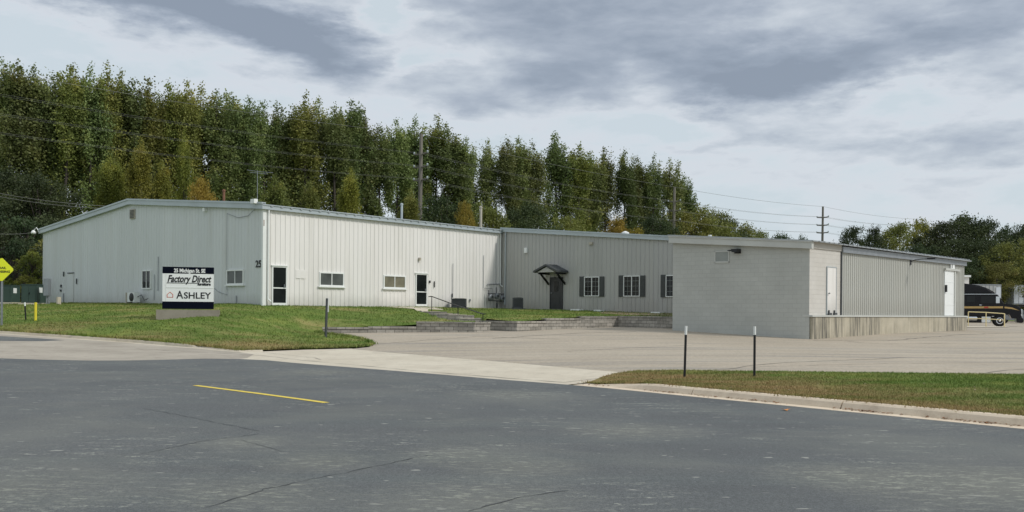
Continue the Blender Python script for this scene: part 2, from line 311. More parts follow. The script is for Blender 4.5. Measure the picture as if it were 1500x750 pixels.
def m_leaf(name, c1, c2, c3):
    m = bpy.data.materials.new(name); m.use_nodes = True; t = m.node_tree; b = t.nodes['Principled BSDF']; b.inputs['Roughness'].default_value = .55; b.inputs['Specular IOR Level'].default_value = .25
    tcn = nd(t, 'ShaderNodeTexCoord').outputs['Object']; oi = nd(t, 'ShaderNodeObjectInfo').outputs['Random']
    n = tn(t, tcn, .35, 4, .65); c = ramp(t, n, [(.34, c1), (.58, c2), (.74, c3)])
    n2 = tn(t, tcn, 1.6, 4, .7); c = mixc(t, .7, c, ramp(t, n2, [(.3, (.33,) * 3), (.7, (.66,) * 3)]), 'OVERLAY')
    hs = nd(t, 'ShaderNodeHueSaturation'); t.links.new(c, hs.inputs['Color'])
    v = nd(t, 'ShaderNodeMapRange'); t.links.new(oi, v.inputs[0]); v.inputs[3].default_value = .72; v.inputs[4].default_value = 1.28; t.links.new(v.outputs[0], hs.inputs['Value'])
    h = nd(t, 'ShaderNodeMapRange'); mu = nd(t, 'ShaderNodeMath', operation='FRACT'); m3 = nd(t, 'ShaderNodeMath', operation='MULTIPLY'); m3.inputs[1].default_value = 7.31
    t.links.new(oi, m3.inputs[0]); t.links.new(m3.outputs[0], mu.inputs[0]); t.links.new(mu.outputs[0], h.inputs[0]); h.inputs[3].default_value = .475; h.inputs[4].default_value = .515; t.links.new(h.outputs[0], hs.inputs['Hue'])
    t.links.new(hs.outputs[0], b.inputs['Base Color'])
    tr = nd(t, 'ShaderNodeBsdfTranslucent'); t.links.new(hs.outputs[0], tr.inputs[0]); mx = nd(t, 'ShaderNodeMixShader'); mx.inputs[0].default_value = .3
    t.links.new(b.outputs[0], mx.inputs[1]); t.links.new(tr.outputs[0], mx.inputs[2]); t.links.new(mx.outputs[0], t.nodes['Material Output'].inputs[0]); return m
M['leaf'] = m_leaf('poplar_leaves', (.125, .168, .062), (.200, .242, .080), (.32, .32, .100))
M['leafy'] = m_leaf('yellowing_leaves', (.15, .17, .035), (.24, .245, .045), (.34, .30, .06))
M['leafo'] = m_leaf('orange_leaves', (.26, .22, .04), (.38, .29, .05), (.42, .27, .05))
M['leafd'] = m_leaf('dark_broad_leaves', (.042, .062, .028), (.066, .092, .036), (.11, .135, .045))
M['leafm'] = m_leaf('olive_leaves', (.15, .175, .05), (.23, .245, .062), (.35, .315, .08))
M['bark'] = mat('bark', (.06, .05, .042), .95, 0, .35, 3, bump=.6, bscale=12)
M['blade'] = None

# ------------------------------------------------------------------ mesh helpers
def setp(o, label=None, cat=None, group=None, kind=None):
    if label: o['label'] = label
    if cat: o['category'] = cat
    if group: o['group'] = group
    if kind: o['kind'] = kind
    return o
def thing(name, label, cat, loc, group=None):
    o = bpy.data.objects.new(name, None); C.objects.link(o); o.location = loc; o.empty_display_size = .3
    return setp(o, label, cat, group)
def root_loc(p):
    v = Vector((0, 0, 0))
    while p is not None: v = v + Vector(p.location); p = p.parent
    return v
def obj(name, bm, m, parent=None, loc=None, smooth=False):
    """bm in world coordinates; links ONE mesh object, origin at parent's origin (or loc)"""
    me = bpy.data.meshes.new(name)
    off = root_loc(parent) if parent is not None else Vector(loc or (0, 0, 0))
    if off.length > 0: bmesh.ops.translate(bm, vec=-off, verts=bm.verts[:])
    bmesh.ops.recalc_face_normals(bm, faces=bm.faces[:]) if not smooth == 'keep' else None
    bm.to_mesh(me); bm.free()
    if smooth is True:
        for p in me.polygons: p.use_smooth = True
    me.materials.append(m); o = bpy.data.objects.new(name, me); C.objects.link(o)
    if parent is not None: o.parent = parent
    else: o.location = off
    return o
def BM(): return bmesh.new()
class Fr:
    """wall frame: s along, n outward, z up (world)"""
    def __init__(f, p0, p1, flip=False):
        f.o = Vector((p0[0], p0[1], 0)); d = Vector((p1[0] - p0[0], p1[1] - p0[1], 0)); f.len = d.length; f.d = d.normalized()
        f.n = Vector((f.d.y, -f.d.x, 0)) * (-1 if flip else 1)
    def at(f, s, n, z): return f.o + f.d * s + f.n * n + Vector((0, 0, z))
    def px(f, x, y):
        a, b = ray(x, y); dr = Vector((a, 1, 0)); q = dr.dot(f.n); Z = f.o.dot(f.n) / q
        w = dr * Z; return (w - f.o).dot(f.d), EYE + b * Z
def box(bm, fr, s0, s1, n0, n1, z0, z1):
    v = [bm.verts.new(fr.at(s, n, z)) for z in (z0, z1) for s, n in ((s0, n0), (s1, n0), (s1, n1), (s0, n1))]
    for q in ((0, 3, 2, 1), (4, 5, 6, 7), (0, 1, 5, 4), (1, 2, 6, 5), (2, 3, 7, 6), (3, 0, 4, 7)): bm.faces.new([v[i] for i in q])
def wbox(bm, x0, x1, y0, y1, z0, z1):
    box(bm, WF, x0, x1, -y1, -y0, z0, z1)
WF = Fr((0, 0), (1, 0))
def tube(bm, pts, r, seg=6, r2=None, cap=True):
    pts = [Vector(p) for p in pts]; rings = []
    for i, p in enumerate(pts):
        t = (pts[min(i + 1, len(pts) - 1)] - pts[max(i - 1, 0)]).normalized()
        u = t.cross(Vector((0, 0, 1)));
        if u.length < .05: u = t.cross(Vector((1, 0, 0)))
        u.normalize(); w = t.cross(u); rr = r if r2 is None else r + (r2 - r) * i / (len(pts) - 1)
        rings.append([bm.verts.new(p + (u * math.cos(k * 2 * math.pi / seg) + w * math.sin(k * 2 * math.pi / seg)) * rr) for k in range(seg)])
    for a, b in zip(rings, rings[1:]):
        for k in range(seg): bm.faces.new((a[k], a[(k + 1) % seg], b[(k + 1) % seg], b[k]))
    if cap: bm.faces.new(rings[0][::-1]); bm.faces.new(rings[-1])
def prism(bm, pts, vec):
    a = [bm.verts.new(Vector(p)) for p in pts]; b = [bm.verts.new(Vector(p) + Vector(vec)) for p in pts]
    bm.faces.new(a[::-1]); bm.faces.new(b)
    for i in range(len(a)): bm.faces.new((a[i], a[(i + 1) % len(a)], b[(i + 1) % len(a)], b[i]))
def lathe(bm, c, prof, seg=16, axis=(0, 0, 1)):
    c = Vector(c); ax = Vector(axis).normalized(); u = ax.orthogonal().normalized(); w = ax.cross(u); rings = []
    for r, h in prof: rings.append([bm.verts.new(c + ax * h + (u * math.cos(k * 2 * math.pi / seg) + w * math.sin(k * 2 * math.pi / seg)) * max(r, .001)) for k in range(seg)])
    for a, b in zip(rings, rings[1:]):
        for k in range(seg): bm.faces.new((a[k], a[(k + 1) % seg], b[(k + 1) % seg], b[k]))
    bm.faces.new(rings[0][::-1]); bm.faces.new(rings[-1])
def text(body, size, p0, dx, dz, m, parent, name='lettering', bold=0.0, shear=0.0, depth=.004, width=None):
    """flat raised letters: p0 lower-left world, dx along, dz up"""
    cu = bpy.data.curves.new('t', 'FONT'); cu.body = body; cu.size = size; cu.offset = bold; cu.shear = shear; cu.extrude = depth; cu.resolution_u = 3
    o = bpy.data.objects.new('t', cu); C.objects.link(o); dg = bpy.context.evaluated_depsgraph_get(); me = bpy.data.meshes.new_from_object(o.evaluated_get(dg))
    bpy.data.objects.remove(o); bpy.data.curves.remove(cu)
    dx = Vector(dx).normalized(); dz = Vector(dz).normalized(); dn = dx.cross(dz)
    xs = [v.co.x for v in me.vertices]; x0, x1 = min(xs), max(xs); k = (width / (x1 - x0)) if width else 1
    off = root_loc(parent)
    for v in me.vertices:
        c = v.co.copy(); v.co = Vector(p0) + dx * (c.x - x0) * k + dz * c.y + dn * c.z - off
    me.materials.append(m); t = bpy.data.objects.new(name, me); C.objects.link(t); t.parent = parent; return t
def uvbox(o, fr, parent_off):
    me = o.data; uv = me.uv_layers.new(name='UVMap')
    for p in me.polygons:
        for li in p.loop_indices:
            w = me.vertices[me.loops[li].vertex_index].co + parent_off - fr.o
            if abs(p.normal.z) > .7: uv.data[li].uv = (w.dot(fr.d), w.dot(fr.n))
            elif abs(p.normal.dot(fr.n)) > .5: uv.data[li].uv = (w.dot(fr.d), w.z)
            else: uv.data[li].uv = (w.dot(fr.n), w.z)

# ------------------------------------------------------------------ ground
def cp(l):
    r = []
    for q in l:
        if len(q) == 4: r.append(P(q[0], q[1], q[3]) if q[2] is None else None)
        else: r.append(onz(*q))
    return r
wl = lambda x, y, Z: (x, y, None, Z)
low_pts = cp([(0, 750, 0), (750, 750, 0), (1500, 750, 0), (0, 640, 0), (750, 640, 0), (1500, 640, 0), (400, 580, 0), (100, 570, .0), (0, 527, .10), (250, 528, .04), (390, 529, .01),
              (600, 546, 0), (830, 564, 0), (1180, 598, 0), (1500, 630, 0), (534, 513, .15), (700, 527, .13), (860, 542, .11), (1100, 548, .13), (1500, 552, .15),
              wl(463, 488, 44), wl(610, 487, 45), wl(695, 486.5, 44.5), wl(750, 485.5, 45), wl(880, 480, 50), wl(985, 481, 47.6), wl(1185, 497, 41), wl(1412, 484, 55), wl(1500, 479.5, 73), wl(1465, 478, 88),
              (0, 497, .40), (0, 489, .50), (-150, 485, .62), (200, 502, .26), (350, 515, .12), (450, 512, .14)])
low_pts += [Vector(v) for v in ((-25, -15, 0), (25, -15, 0), (40, 5, 0), (-30, 8, 0.05), (60, 110, .75), (100, 60, .6), (100, 110, .8), (0, 60, .8), (-30, 60, .7), (60, 30, .3), (-45, 35, .6))]
g_low = TPS(low_pts)
frAB = Fr(AB(0, 0), AB(0, -26.5), True); frAC = Fr(AB(0, 0), AB(18.4, 0))
frG = Fr(AB(18.4, 0), AB(18.4, 17.17)); 
def wallp(fr, x, y):
    s, z = fr.px(x, y); return fr.at(s, 0, z)
kz = .13
up_pts = cp([(0, 488, .50 + kz), (-150, 484, .62 + kz), (100, 494.5, .38 + kz), (200, 501.5, .26 + kz), (300, 509.5, .17 + kz), (350, 514, .12 + kz), (440, 511, .16 + .08), (515, 510, .17 + .03), (540, 506, .2), (520, 500, .28),
             wl(470, 489, 43.6), wl(500, 479.5, 44.3), wl(560, 478.8, 44.8), wl(610, 476, 45.2), wl(690, 471.5, 44.9), wl(760, 471, 45.4), wl(830, 466, 48), wl(905, 463.5, 50.3), wl(985, 463.5, 48.1),
             wl(237, 469, 42), wl(316, 463, 42.4), wl(2, 477, 40.5)])
up_pts += [wallp(frAB, 64, 443.5), wallp(frAB, 130, 444), wallp(frAB, 200, 444.5), wallp(frAB, 300, 446), wallp(frAB, 386, 447.5), wallp(frAC, 500, 449), wallp(frAC, 616, 450), wallp(frAC, 730, 453), wallp(frG, 800, 454), wallp(frG, 870, 455.5), wallp(frG, 985, 459.5)]
up_pts += [Vector(v) for v in ((-60, 80, 2.0), (-90, 150, 2), (0, 110, 2), (60, 160, 1.5), (-35, 75, 2.0), (-60, 50, 1.2), (20, 80, 1.8))]
g_up = TPS(up_pts, .05)

def seg_dist(pts_):
    a = np.array([(p.x, p.y) for p in pts_[:-1]]); b = np.array([(p.x, p.y) for p in pts_[1:]]); ab = b - a; l2 = (ab ** 2).sum(1)
    def f(x, y):
        q = np.array([x, y]); t = np.clip(((q - a) * ab).sum(1) / l2, 0, 1); return float(np.sqrt((((a + ab * t[:, None]) - q) ** 2).sum(1)).min())
    return f
def sheet(name, poly, g, m, step=1.0, off=0.0, kind='structure', loc=(0, 0, 0)):
    pts = []; n = len(poly)
    for i in range(n):
        a, b = Vector(poly[i][:2]), Vector(poly[(i + 1) % n][:2]); k = max(1, int((b - a).length / step))
        for j in range(k): pts.append(a.lerp(b, j / k))
    nb = len(pts); xs = [p.x for p in pts]; ys = [p.y for p in pts]
    x = min(xs) + step / 2
    polyv = [(p.x, p.y) for p in pts]
    X, Y = np.meshgrid(np.arange(min(xs) + step / 2, max(xs), step), np.arange(min(ys) + step / 2, max(ys), step)); X = X.ravel(); Y = Y.ravel()
    ins = np.zeros(len(X), bool); 
    for i in range(nb):
        x1, y1 = polyv[i]; x2, y2 = polyv[(i + 1) % nb]
        if y1 == y2: continue
        c = ((y1 > Y) != (y2 > Y)) & (X < (x2 - x1) * (Y - y1) / (y2 - y1) + x1); ins ^= c
    allp = pts + [Vector((a, b)) for a, b in zip(X[ins], Y[ins])]
    vs, es, fs, *_ = delaunay_2d_cdt(allp, [], [list(range(nb))], 1, 1e-5)
    bm = BM(); bv = [bm.verts.new((v.x, v.y, g(v.x, v.y) + off)) for v in vs]
    for f in fs:
        try: bm.faces.new([bv[i] for i in f])
        except ValueError: pass
    o = obj(name, bm, m, loc=loc, smooth=True)
    return setp(o, kind=kind)
def hp(l, g=g_low): return [hit(x, y, g) for x, y in l]
edge = [(-150, 523), (0, 525), (60, 527), (130, 528.3), (190, 528.2), (250, 526.8), (300, 525.5), (350, 526), (390, 527.8), (460, 534), (600, 545), (720, 555), (830, 563.5), (900, 570), (1000, 580), (1180, 597.5), (1500, 629), (1650, 645)]
road_edge = hp(edge)
KD = (road_edge[-1] - road_edge[-3]); KD.z = 0; KD.normalize()
road_edge.append(road_edge[-1] + KD * 30)
road_edge.insert(0, road_edge[0] + Vector((-30, 2, 0)))
kl = [(-150, 482), (0, 488.7), (100, 495.3), (200, 502.3), (300, 510.5), (350, 515), (385, 514.8)]
kerb_l = hp(kl); kerb_l.insert(0, kerb_l[0] + Vector((-30, 6, 0)))
apr = [(385, 514.8), (445, 512.2), (515, 510.5), (534, 513), (610, 519.5), (700, 527), (780, 534), (860, 541), (925, 546.3), (905, 550), (884, 554.5), (852, 561.5), (830, 563.5)]
apron = hp(apr)
er = hp([(1800, 660)])[0]
rp = [v for v in road_edge] + [road_edge[-1] + Vector((2, -20, 0)), Vector((-90, -35, 0)), Vector((-90, 20, 0))]
sheet('road', rp, g_low, M['road'], 1.0, .004)
conc_poly = kerb_l + apron[1:-1] + road_edge[:14][::-1]
sheet('driveway_apron', conc_poly, g_low, M['conc'], .8, 0.0)
sheet('side_street_slab', kerb_l[:7] + [hit(352, 516.2, g_low), hit(372, 519, g_low), hit(362, 524.5, g_low)] + road_edge[:9][::-1], g_low, M['oldconc'], .8, .003)
# strip lawn and kerb on the right
ga = hp([(838, 564.3), (900, 570), (1000, 580), (1180, 597.5), (1500, 629), (1650, 645)])
ga.append(ga[-1] + KD * 30)
def offset_line(pl, d):
    r = []
    for i, p in enumerate(pl):
        t = (pl[min(i + 1, len(pl) - 1)] - pl[max(i - 1, 0)]); t.z = 0; t.normalize(); r.append(p + Vector((-t.y, t.x, 0)) * d)
    return r
def resample(pl, step):
    r = [pl[0]]
    for a, b in zip(pl, pl[1:]):
        k = max(1, int((b - a).length / step)); r += [a.lerp(b, (j + 1) / k) for j in range(k)]
    return r
def sweep(bm, pl, prof_fn, g):
    rings = []; n = len(pl)
    for i, p in enumerate(pl):
        t = (pl[min(i + 1, n - 1)] - pl[max(i - 1, 0)]); t.z = 0; t.normalize(); nn = Vector((-t.y, t.x, 0))
        rings.append([bm.verts.new(Vector((p.x + nn.x * d, p.y + nn.y * d, g(p.x, p.y) + h))) for d, h in prof_fn(i / (n - 1), i)])
    for a, b in zip(rings, rings[1:]):
        for k in range(len(a) - 1): bm.faces.new((a[k], a[k + 1], b[k + 1], b[k]))
    bm.faces.new(rings[0]); bm.faces.new(rings[-1][::-1])
ga_r = resample(ga, .25)
bm = BM()
Ls = [0]; 
for a, b in zip(ga_r, ga_r[1:]): Ls.append(Ls[-1] + (b - a).length)
cuts = [i for i in range(len(ga_r))]
segs = []; cur = [0]
for i in range(1, len(ga_r)):
    cur.append(i)
    if Ls[i] - Ls[cur[0]] > 3.05: segs.append(cur); cur = [i]
segs.append(cur)
def kerb_h(l): return .015 + .125 * min(1, max(0, (l - .3) / 1.6))
for sg in segs:
    if len(sg) < 2: continue
    pl = [ga_r[i].copy() for i in sg]; d = (pl[-1] - pl[0]).normalized(); pl[0] += d * .012; pl[-1] -= d * .012
    sweep(bm, pl, lambda t, i, sg=sg: [(0, -.1), (0, .008), (.25, .012), (.30, kerb_h(Ls[sg[i]]) - .03 if kerb_h(Ls[sg[i]]) > .05 else .014), (.34, kerb_h(Ls[sg[i]])), (.48, kerb_h(Ls[sg[i]]) + .004), (.49, -.1)], g_low)
setp(obj('kerb', bm, M['kerb'], loc=ga[0]), kind='structure')
back = offset_line(ga, .47)
strip_front = [back[0]] + back[1:]
sf = [p for p in back]
def g_strip(x, y):
    p = Vector((x, y)); dmin = min((Vector(b_.xy) - p).length for b_ in back_r)
    # kerb height at the kerb, easing to the level of the lot
    lot_d = min(1, dmin / 1.5); i = min(range(len(back_r)), key=lambda k: (Vector(back_r[k].xy) - p).length)
    hk = kerb_h(Ls2[i]); return g_low(x, y) + hk * (1 - lot_d) + .06 * lot_d
back_r = resample(back, .5); Ls2 = [0]
for a, b in zip(back_r, back_r[1:]): Ls2.append(Ls2[-1] + (b - a).length)
strip_back = [Vector((46, 0, 0)), Vector((36, 14, 0))] + hp([(1900, 558), (1500, 552.5), (1250, 549.5), (1060, 547.2), (990, 546), (930, 547), (905, 550.5), (884, 554.8)])
strip_poly = back + strip_back
sheet('lawn_strip', strip_poly, g_strip, M['grass'], .35, .01)
# right of the frame the kerb continues beyond view
lot_poly = hp([(515, 511), (534, 513), (610, 519.5), (700, 527), (780, 534), (860, 541), (925, 546.3)]) + hp([(990, 546), (1060, 547.2), (1250, 549.5), (1500, 552.5), (1900, 558)]) + \
    [Vector((36, 14, 0)), Vector((46, 0, 0)), Vector((120, 10, 0)), Vector((120, 60, 0)), Vector((120, 120, 0)), Vector((38, 120, 0)), AB(35, 21), AB(22, 17.5), AB(19, 8), AB(12, 5), AB(7, 3), P(463, 487, 44.6), hit(463, 488.5, g_low), hit(480, 490.5, g_low), hit(505, 494, g_low), hit(530, 498.5, g_low), hit(546, 505, g_low), hit(540, 508.5, g_low)]
sheet('parking_lot', lot_poly, g_low, M['lot'], 1.2, .002)
# retaining wall lines (base points)
w1 = [P(463, 488, 44), P(540, 487.6, 44.6), P(610, 487, 45), P(695, 486.3, 44.5)]
w3 = [P(696, 482.7, 47.3), P(725, 484.6, 45.9), P(757, 485.5, 45), P(800, 483.5, 46.8), P(850, 481, 49), P(905, 480, 50.8), AB(11.0 + 1.9, 17.1)]
for p in w1 + w3: p.z = g_low(p.x, p.y)
kback = [p + Vector((.03, .11, 0)) for p in kerb_l[:-1]]
spit = hp([(385, 514.2), (445, 511.6), (515, 510), (540, 508), (546, 504.5), (530, 498), (505, 493.5), (480, 490), (463, 488)])
d_k = seg_dist(kback); d_s = seg_dist(spit); g_up0 = g_up
stair_zone = [P(606, 455, 53.2), P(632, 455, 53.2), P(706, 466, 48.2), P(704, 474, 45.6), P(668, 472, 46.2), P(640, 463, 49)]
def inpoly(x, y, pv):
    c = False
    for i in range(len(pv)):
        a, b = pv[i], pv[(i + 1) % len(pv)]
        if (a.y > y) != (b.y > y) and x < (b.x - a.x) * (y - a.y) / (b.y - a.y) + a.x: c = not c
    return c
def g_up(x, y):
    z = g_up0(x, y)
    if y > 63: return z
    a, b = d_k(x, y), d_s(x, y); gl = g_low(x, y)
    if a < b: t = min(1, a / 2.0); t = t * t * (3 - 2 * t); z = (gl + .02 + .09 * min(1, ((kback[-1].x - x) ** 2 + (kback[-1].y - y) ** 2) ** .5 / 4)) * (1 - t) + max(z, gl + .12) * t
    else: t = min(1, b / 2.2); t = t * t * (3 - 2 * t); z = (gl + .03) * (1 - t) + max(z, gl + .05) * t
    if inpoly(x, y, stair_zone): z -= .55
    return z
lawn_poly = kback + spit[:-1] + [w1[0]] + [p + Vector((0, .22, 0)) for p in w1[1:]] + [p + Vector((.1, .22, 0)) for p in w3[:-1]] + [AB(13, 17.0), AB(19, 17.0), AB(20, 16.9), AB(20, -2), AB(2, -2), AB(2, -28), Vector((-40, 76, 0)), Vector((-75, 76, 0)), Vector((-75, 48, 0))]
sheet('lawn', lawn_poly, g_up, M['grass'], .6, .01)
sheet('back_field', [Vector(v) for v in ((-150, 190, 0), (-150, 74, 0), (-40, 74, 0))] + [AB(4, -24), AB(4, -4), AB(22, -4), AB(22, 16.8), AB(45, 20), Vector((60, 165, 0))], g_up0, M['grass'], 4, -.03)
bm = BM(); pl = resample(kerb_l, .5)
sweep(bm, [p for p in pl], lambda t, i: [(-.30, -.1), (-.30, .004), (-.04, .008), (-.02, .10), (.13, .115), (.14, -.1)] if t < .93 else [(-.30, -.1), (-.30, .004), (-.04, .008), (-.02, .03), (.13, .05), (.14, -.1)], g_low)
setp(obj('kerb', bm, M['conc'], loc=kerb_l[0]), kind='structure')
# side street asphalt seen at the far left
sheet('side_street', hp([(-150, 487), (0, 492.5), (60, 496), (95, 498.5), (60, 500), (0, 499.5), (-150, 497)]), g_low, M['road'], 1.0, .006)
# far terrain
bm = BM()
def g_far(x, y):
    t = min(1, max(0, (y - 60) / 60)); return -.35 + (.85) * t * t * (3 - 2 * t)
xs = [-3000, -800, -300, -150, -80, -30, 0, 30, 60, 100, 150, 300, 800, 3000]; ys = [-800, -200, -60, 0, 30, 60, 75, 90, 105, 120, 160, 220, 400, 900, 3500]
gv = [[bm.verts.new((x, y, g_far(x, y))) for x in xs] for y in ys]
for j in range(len(ys) - 1):
    for i in range(len(xs) - 1): bm.faces.new((gv[j][i], gv[j][i + 1], gv[j + 1][i + 1], gv[j + 1][i]))
setp(obj('terrain', bm, M['grass']), kind='structure')

# yellow dash, cracks
def ribbon(bm, pts, w, g, off, jit=0.0):
    prev = None
    for i, p in enumerate(pts):
        t = (pts[min(i + 1, len(pts) - 1)] - pts[max(i - 1, 0)]); t.z = 0; t.normalize(); n = Vector((-t.y, t.x, 0))
        ww = w * (1 + rnd.uniform(-jit, jit)); o = n * (rnd.uniform(-1, 1) * jit * w * 1.2)
        a = p + n * ww / 2 + o; b = p - n * ww / 2 + o
        v = [bm.verts.new((q.x, q.y, g(q.x, q.y) + off)) for q in (a, b)]
        if prev: bm.faces.new((prev[0], prev[1], v[1], v[0]))
        prev = v
bm = BM(); a, b = hit(286, 565, g_low), hit(478, 590.5, g_low); ribbon(bm, resample([a, b], .3), .14, g_low, .009, .03)
setp(obj('centre_line', bm, M['ypaint'], loc=a), kind='structure')
bm = BM()
for pl, w in [([(300, 745), (390, 717), (470, 700), (540, 686), (630, 667)], .022), ([(690, 750), (760, 730), (832, 719)], .022), ([(210, 599), (270, 610), (320, 620), (380, 632)], .018), ([(200, 667), (290, 648), (380, 636)], .018),
              ([(0, 672), (70, 664), (160, 655)], .012), ([(350, 645), (420, 664)], .01)]:
    ribbon(bm, [p + Vector((rnd.uniform(-.02, .02), rnd.uniform(-.025, .025), 0)) for p in resample(hp(pl), .10)], w * .55, g_low, .008, .7)
setp(obj('road_cracks', bm, M['tar'], loc=(0, 10, 0)), kind='structure')
bm = BM()
for pl, w in [([(990, 545.5), (1060, 541), (1150, 531), (1260, 527), (1330, 524)], .04), ([(1190, 498.5), (1300, 499.5), (1400, 491), (1500, 487)], .09), ([(1240, 500), (1290, 504), (1400, 503), (1500, 505)], .06),
              ([(1400, 552), (1450, 545), (1500, 541)], .05), ([(720, 496), (850, 488), (930, 486)], .07), ([(540, 505), (700, 493), (820, 497)], .05), ([(830, 515), (1010, 506)], .04), ([(1100, 538), (1300, 533), (1500, 531)], .03)]:
    ribbon(bm, [p + Vector((rnd.uniform(-.06, .06), rnd.uniform(-.08, .08), 0)) for p in resample(hp(pl), .5)], w, g_low, .007, .5)
setp(obj('lot_cracks', bm, M['tarlot'], loc=(10, 30, 0)), kind='structure')
# joints in the apron
bm = BM()
ribbon(bm, resample(hp([(200, 511), (385, 521), (500, 533), (640, 546), (760, 555.5), (830, 560.5)]), .4), .03, g_low, .006, .6)
ribbon(bm, resample(hp([(385, 516), (460, 524), (470, 527)]), .3), .02, g_low, .006, .5)
ribbon(bm, resample(hp([(830, 560), (862, 556), (884, 553.5)]), .2), .03, g_low, .006, .5)
setp(obj('apron_joints', bm, M['tarlot'], loc=(0, 25, 0)), kind='structure')

# ------------------------------------------------------------------ retaining walls (split-face block)
cap_h = .09
def retaining(name, label, segs_, cat='retaining wall'):
    """segs_: list of (p0, p1, topz, thick); each base on g_low"""
    t = thing(name, label, cat, segs_[0][0])
    bmw, bmc = BM(), BM(); frs = []
    for p0, p1, top, th in segs_:
        f = Fr(p0, p1); zb = min(g_low(p0.x, p0.y), g_low(p1.x, p1.y)) - .12
        box(bmw, f, 0, f.len, -th, 0, zb, top - cap_h); box(bmc, f, -.015, f.len + .02, -th - .02, .035, top - cap_h + .002, top)
        frs.append(f)
    w = obj('wall_courses', bmw, M['retain'], t); uvbox(w, frs[0], root_loc(t)); c = obj('cap_stone', bmc, M['retain'], t); uvbox(c, frs[0], root_loc(t))
    return t
retaining('retaining_wall', 'low grey block retaining wall left of the steps, two courses rising to three', [
    (w1[0] + Vector((.3, .1, 0)), w1[1], P(520, 479.4, 44.4).z, .3), (w1[1], w1[2], P(580, 478.3, 44.8).z, .3), (w1[2], w1[3], P(650, 471.3, 44.8).z, .35), (w1[3], w1[3] + DA * 1.1 , P(650, 471.3, 44.8).z - .003, .35)])
retaining('retaining_wall', 'long grey block retaining wall stepping up between the steps and the block storeroom', [
    (w3[0], w3[2], P(757, 470.6, 45).z, .3), (w3[2], w3[3], P(757, 470.6, 45).z + .002, .3), (w3[3], w3[4], P(820, 466.2, 47.5).z, .3), (w3[4], w3[5], P(880, 463.2, 50).z, .3), (w3[5], w3[6], P(905, 462.8, 50.8).z + .003, .3)])
# stair: terraced blocks climbing to the left behind the wall
st = thing('garden_steps', 'grey block steps climbing from the parking lot to the glass side door', 'steps', P(690, 486, 47))
stair_t = [(672, 702, 466.5, 47.0), (655, 694, 461.5, 48.6), (636, 672, 459.2, 50.2), (618, 655, 456.4, 52.0)]
for i, (x0, x1, yt, Z) in enumerate(stair_t):
    a, b = P(x0, yt, Z), P(x1, yt, Z); b.z = a.z; f = Fr(a, b); bm = BM()
    box(bm, f, 0, f.len, -1.7, 0, a.z - .75, a.z - .0); o = obj('step', bm, M['retain'], st); uvbox(o, f, root_loc(st))
    bm = BM(); box(bm, f, .05, f.len * .7, -1.5, -.3, a.z + .002, a.z + .02); obj('tread', bm, M['conc'], st)
for (x0, x1, yt, Z) in [(697, 745, 465.6, 47.9), (598, 618, 455.2, 53.0), (700, 706, 467, 47.3)]:
    a, b = P(x0, yt, Z), P(x1, yt, Z); b.z = a.z; f = Fr(a, b); bm = BM(); box(bm, f, 0, f.len, -.3, 0, a.z - .5, a.z); o = obj('edging_wall', bm, M['retain'], st); uvbox(o, f, root_loc(st))
a, b = hit(566, 452.6, g_up), hit(632, 455.2, g_up); s0, _ = frAC.px(600, 450); 
wk = [frAC.at(frAC.px(598, 450)[0], .15, 0), frAC.at(frAC.px(632, 450)[0], .15, 0), P(650, 455, 53.2), P(625, 456.5, 52.6), P(570, 452.8, 53.4), P(566, 452.4, 54)]
sheet('path', wk, g_up, M['conc'], .6, .035)
hr = thing('stair_handrail', 'thin black metal handrail sloping down beside the block steps', 'handrail', P(632, 457, 52.5))
bm = BM(); tube(bm, [P(628, 434.5, 52.6), P(632.5, 434.2, 52.5), P(660, 444.3, 50), P(707.5, 460, 46.6), P(711, 460, 46.4)], .028, 6); obj('rail', bm, M['black'], hr)
for x, y0, y1, Z in ((632.5, 434.4, 457, 52.5), (671, 448.3, 463, 49), (707.5, 460, 483, 46.6)):
    bm = BM(); tube(bm, [P(x, y0, Z), Vector((P(x, y0, Z).x, P(x, y0, Z).y, P(x, y1, Z).z))], .024, 6); obj('post', bm, M['black'], hr)

# ------------------------------------------------------------------ ribbed siding
def siding(name, fr, s0, s1, topf, z0, m, parent, rib=.305, rw=.045, rd=.028, breaks=()):
    bm = BM(); prof = []; n = int((s1 - s0) / rib); prof.append((s0, 0))
    for i in range(n + 1):
        c = s0 + rib * (i + .5)
        if c + rw > s1: break
        prof += [(c - rw, 0), (c - rw * .5, rd), (c + rw * .5, rd), (c + rw, 0)]
    prof.append((s1, 0))
    for b_ in breaks: prof.append((b_, 0))
    prof.sort(); q = []
    for s, d in prof:
        if q and s - q[-1][0] < 1e-4: continue
        q.append((s, d))
    if breaks:
        q = [(s, d) if s not in breaks else (s, 0) for s, d in q]
    lo = [bm.verts.new(fr.at(s, d, z0)) for s, d in q]; hi_ = [bm.verts.new(fr.at(s, d, topf(s))) for s, d in q]
    for i in range(len(q) - 1): bm.faces.new((lo[i], lo[i + 1], hi_[i + 1], hi_[i]))
    return obj(name, bm, m, parent, smooth='keep')
def pxbox(fr, x0, x1, y0, y1):
    sa, za = fr.px(x0, (y0 + y1) / 2); sb, zb = fr.px(x1, (y0 + y1) / 2); xm = (x0 + x1) / 2
    return min(sa, sb), max(sa, sb), fr.px(xm, y1)[1], fr.px(xm, y0)[1]
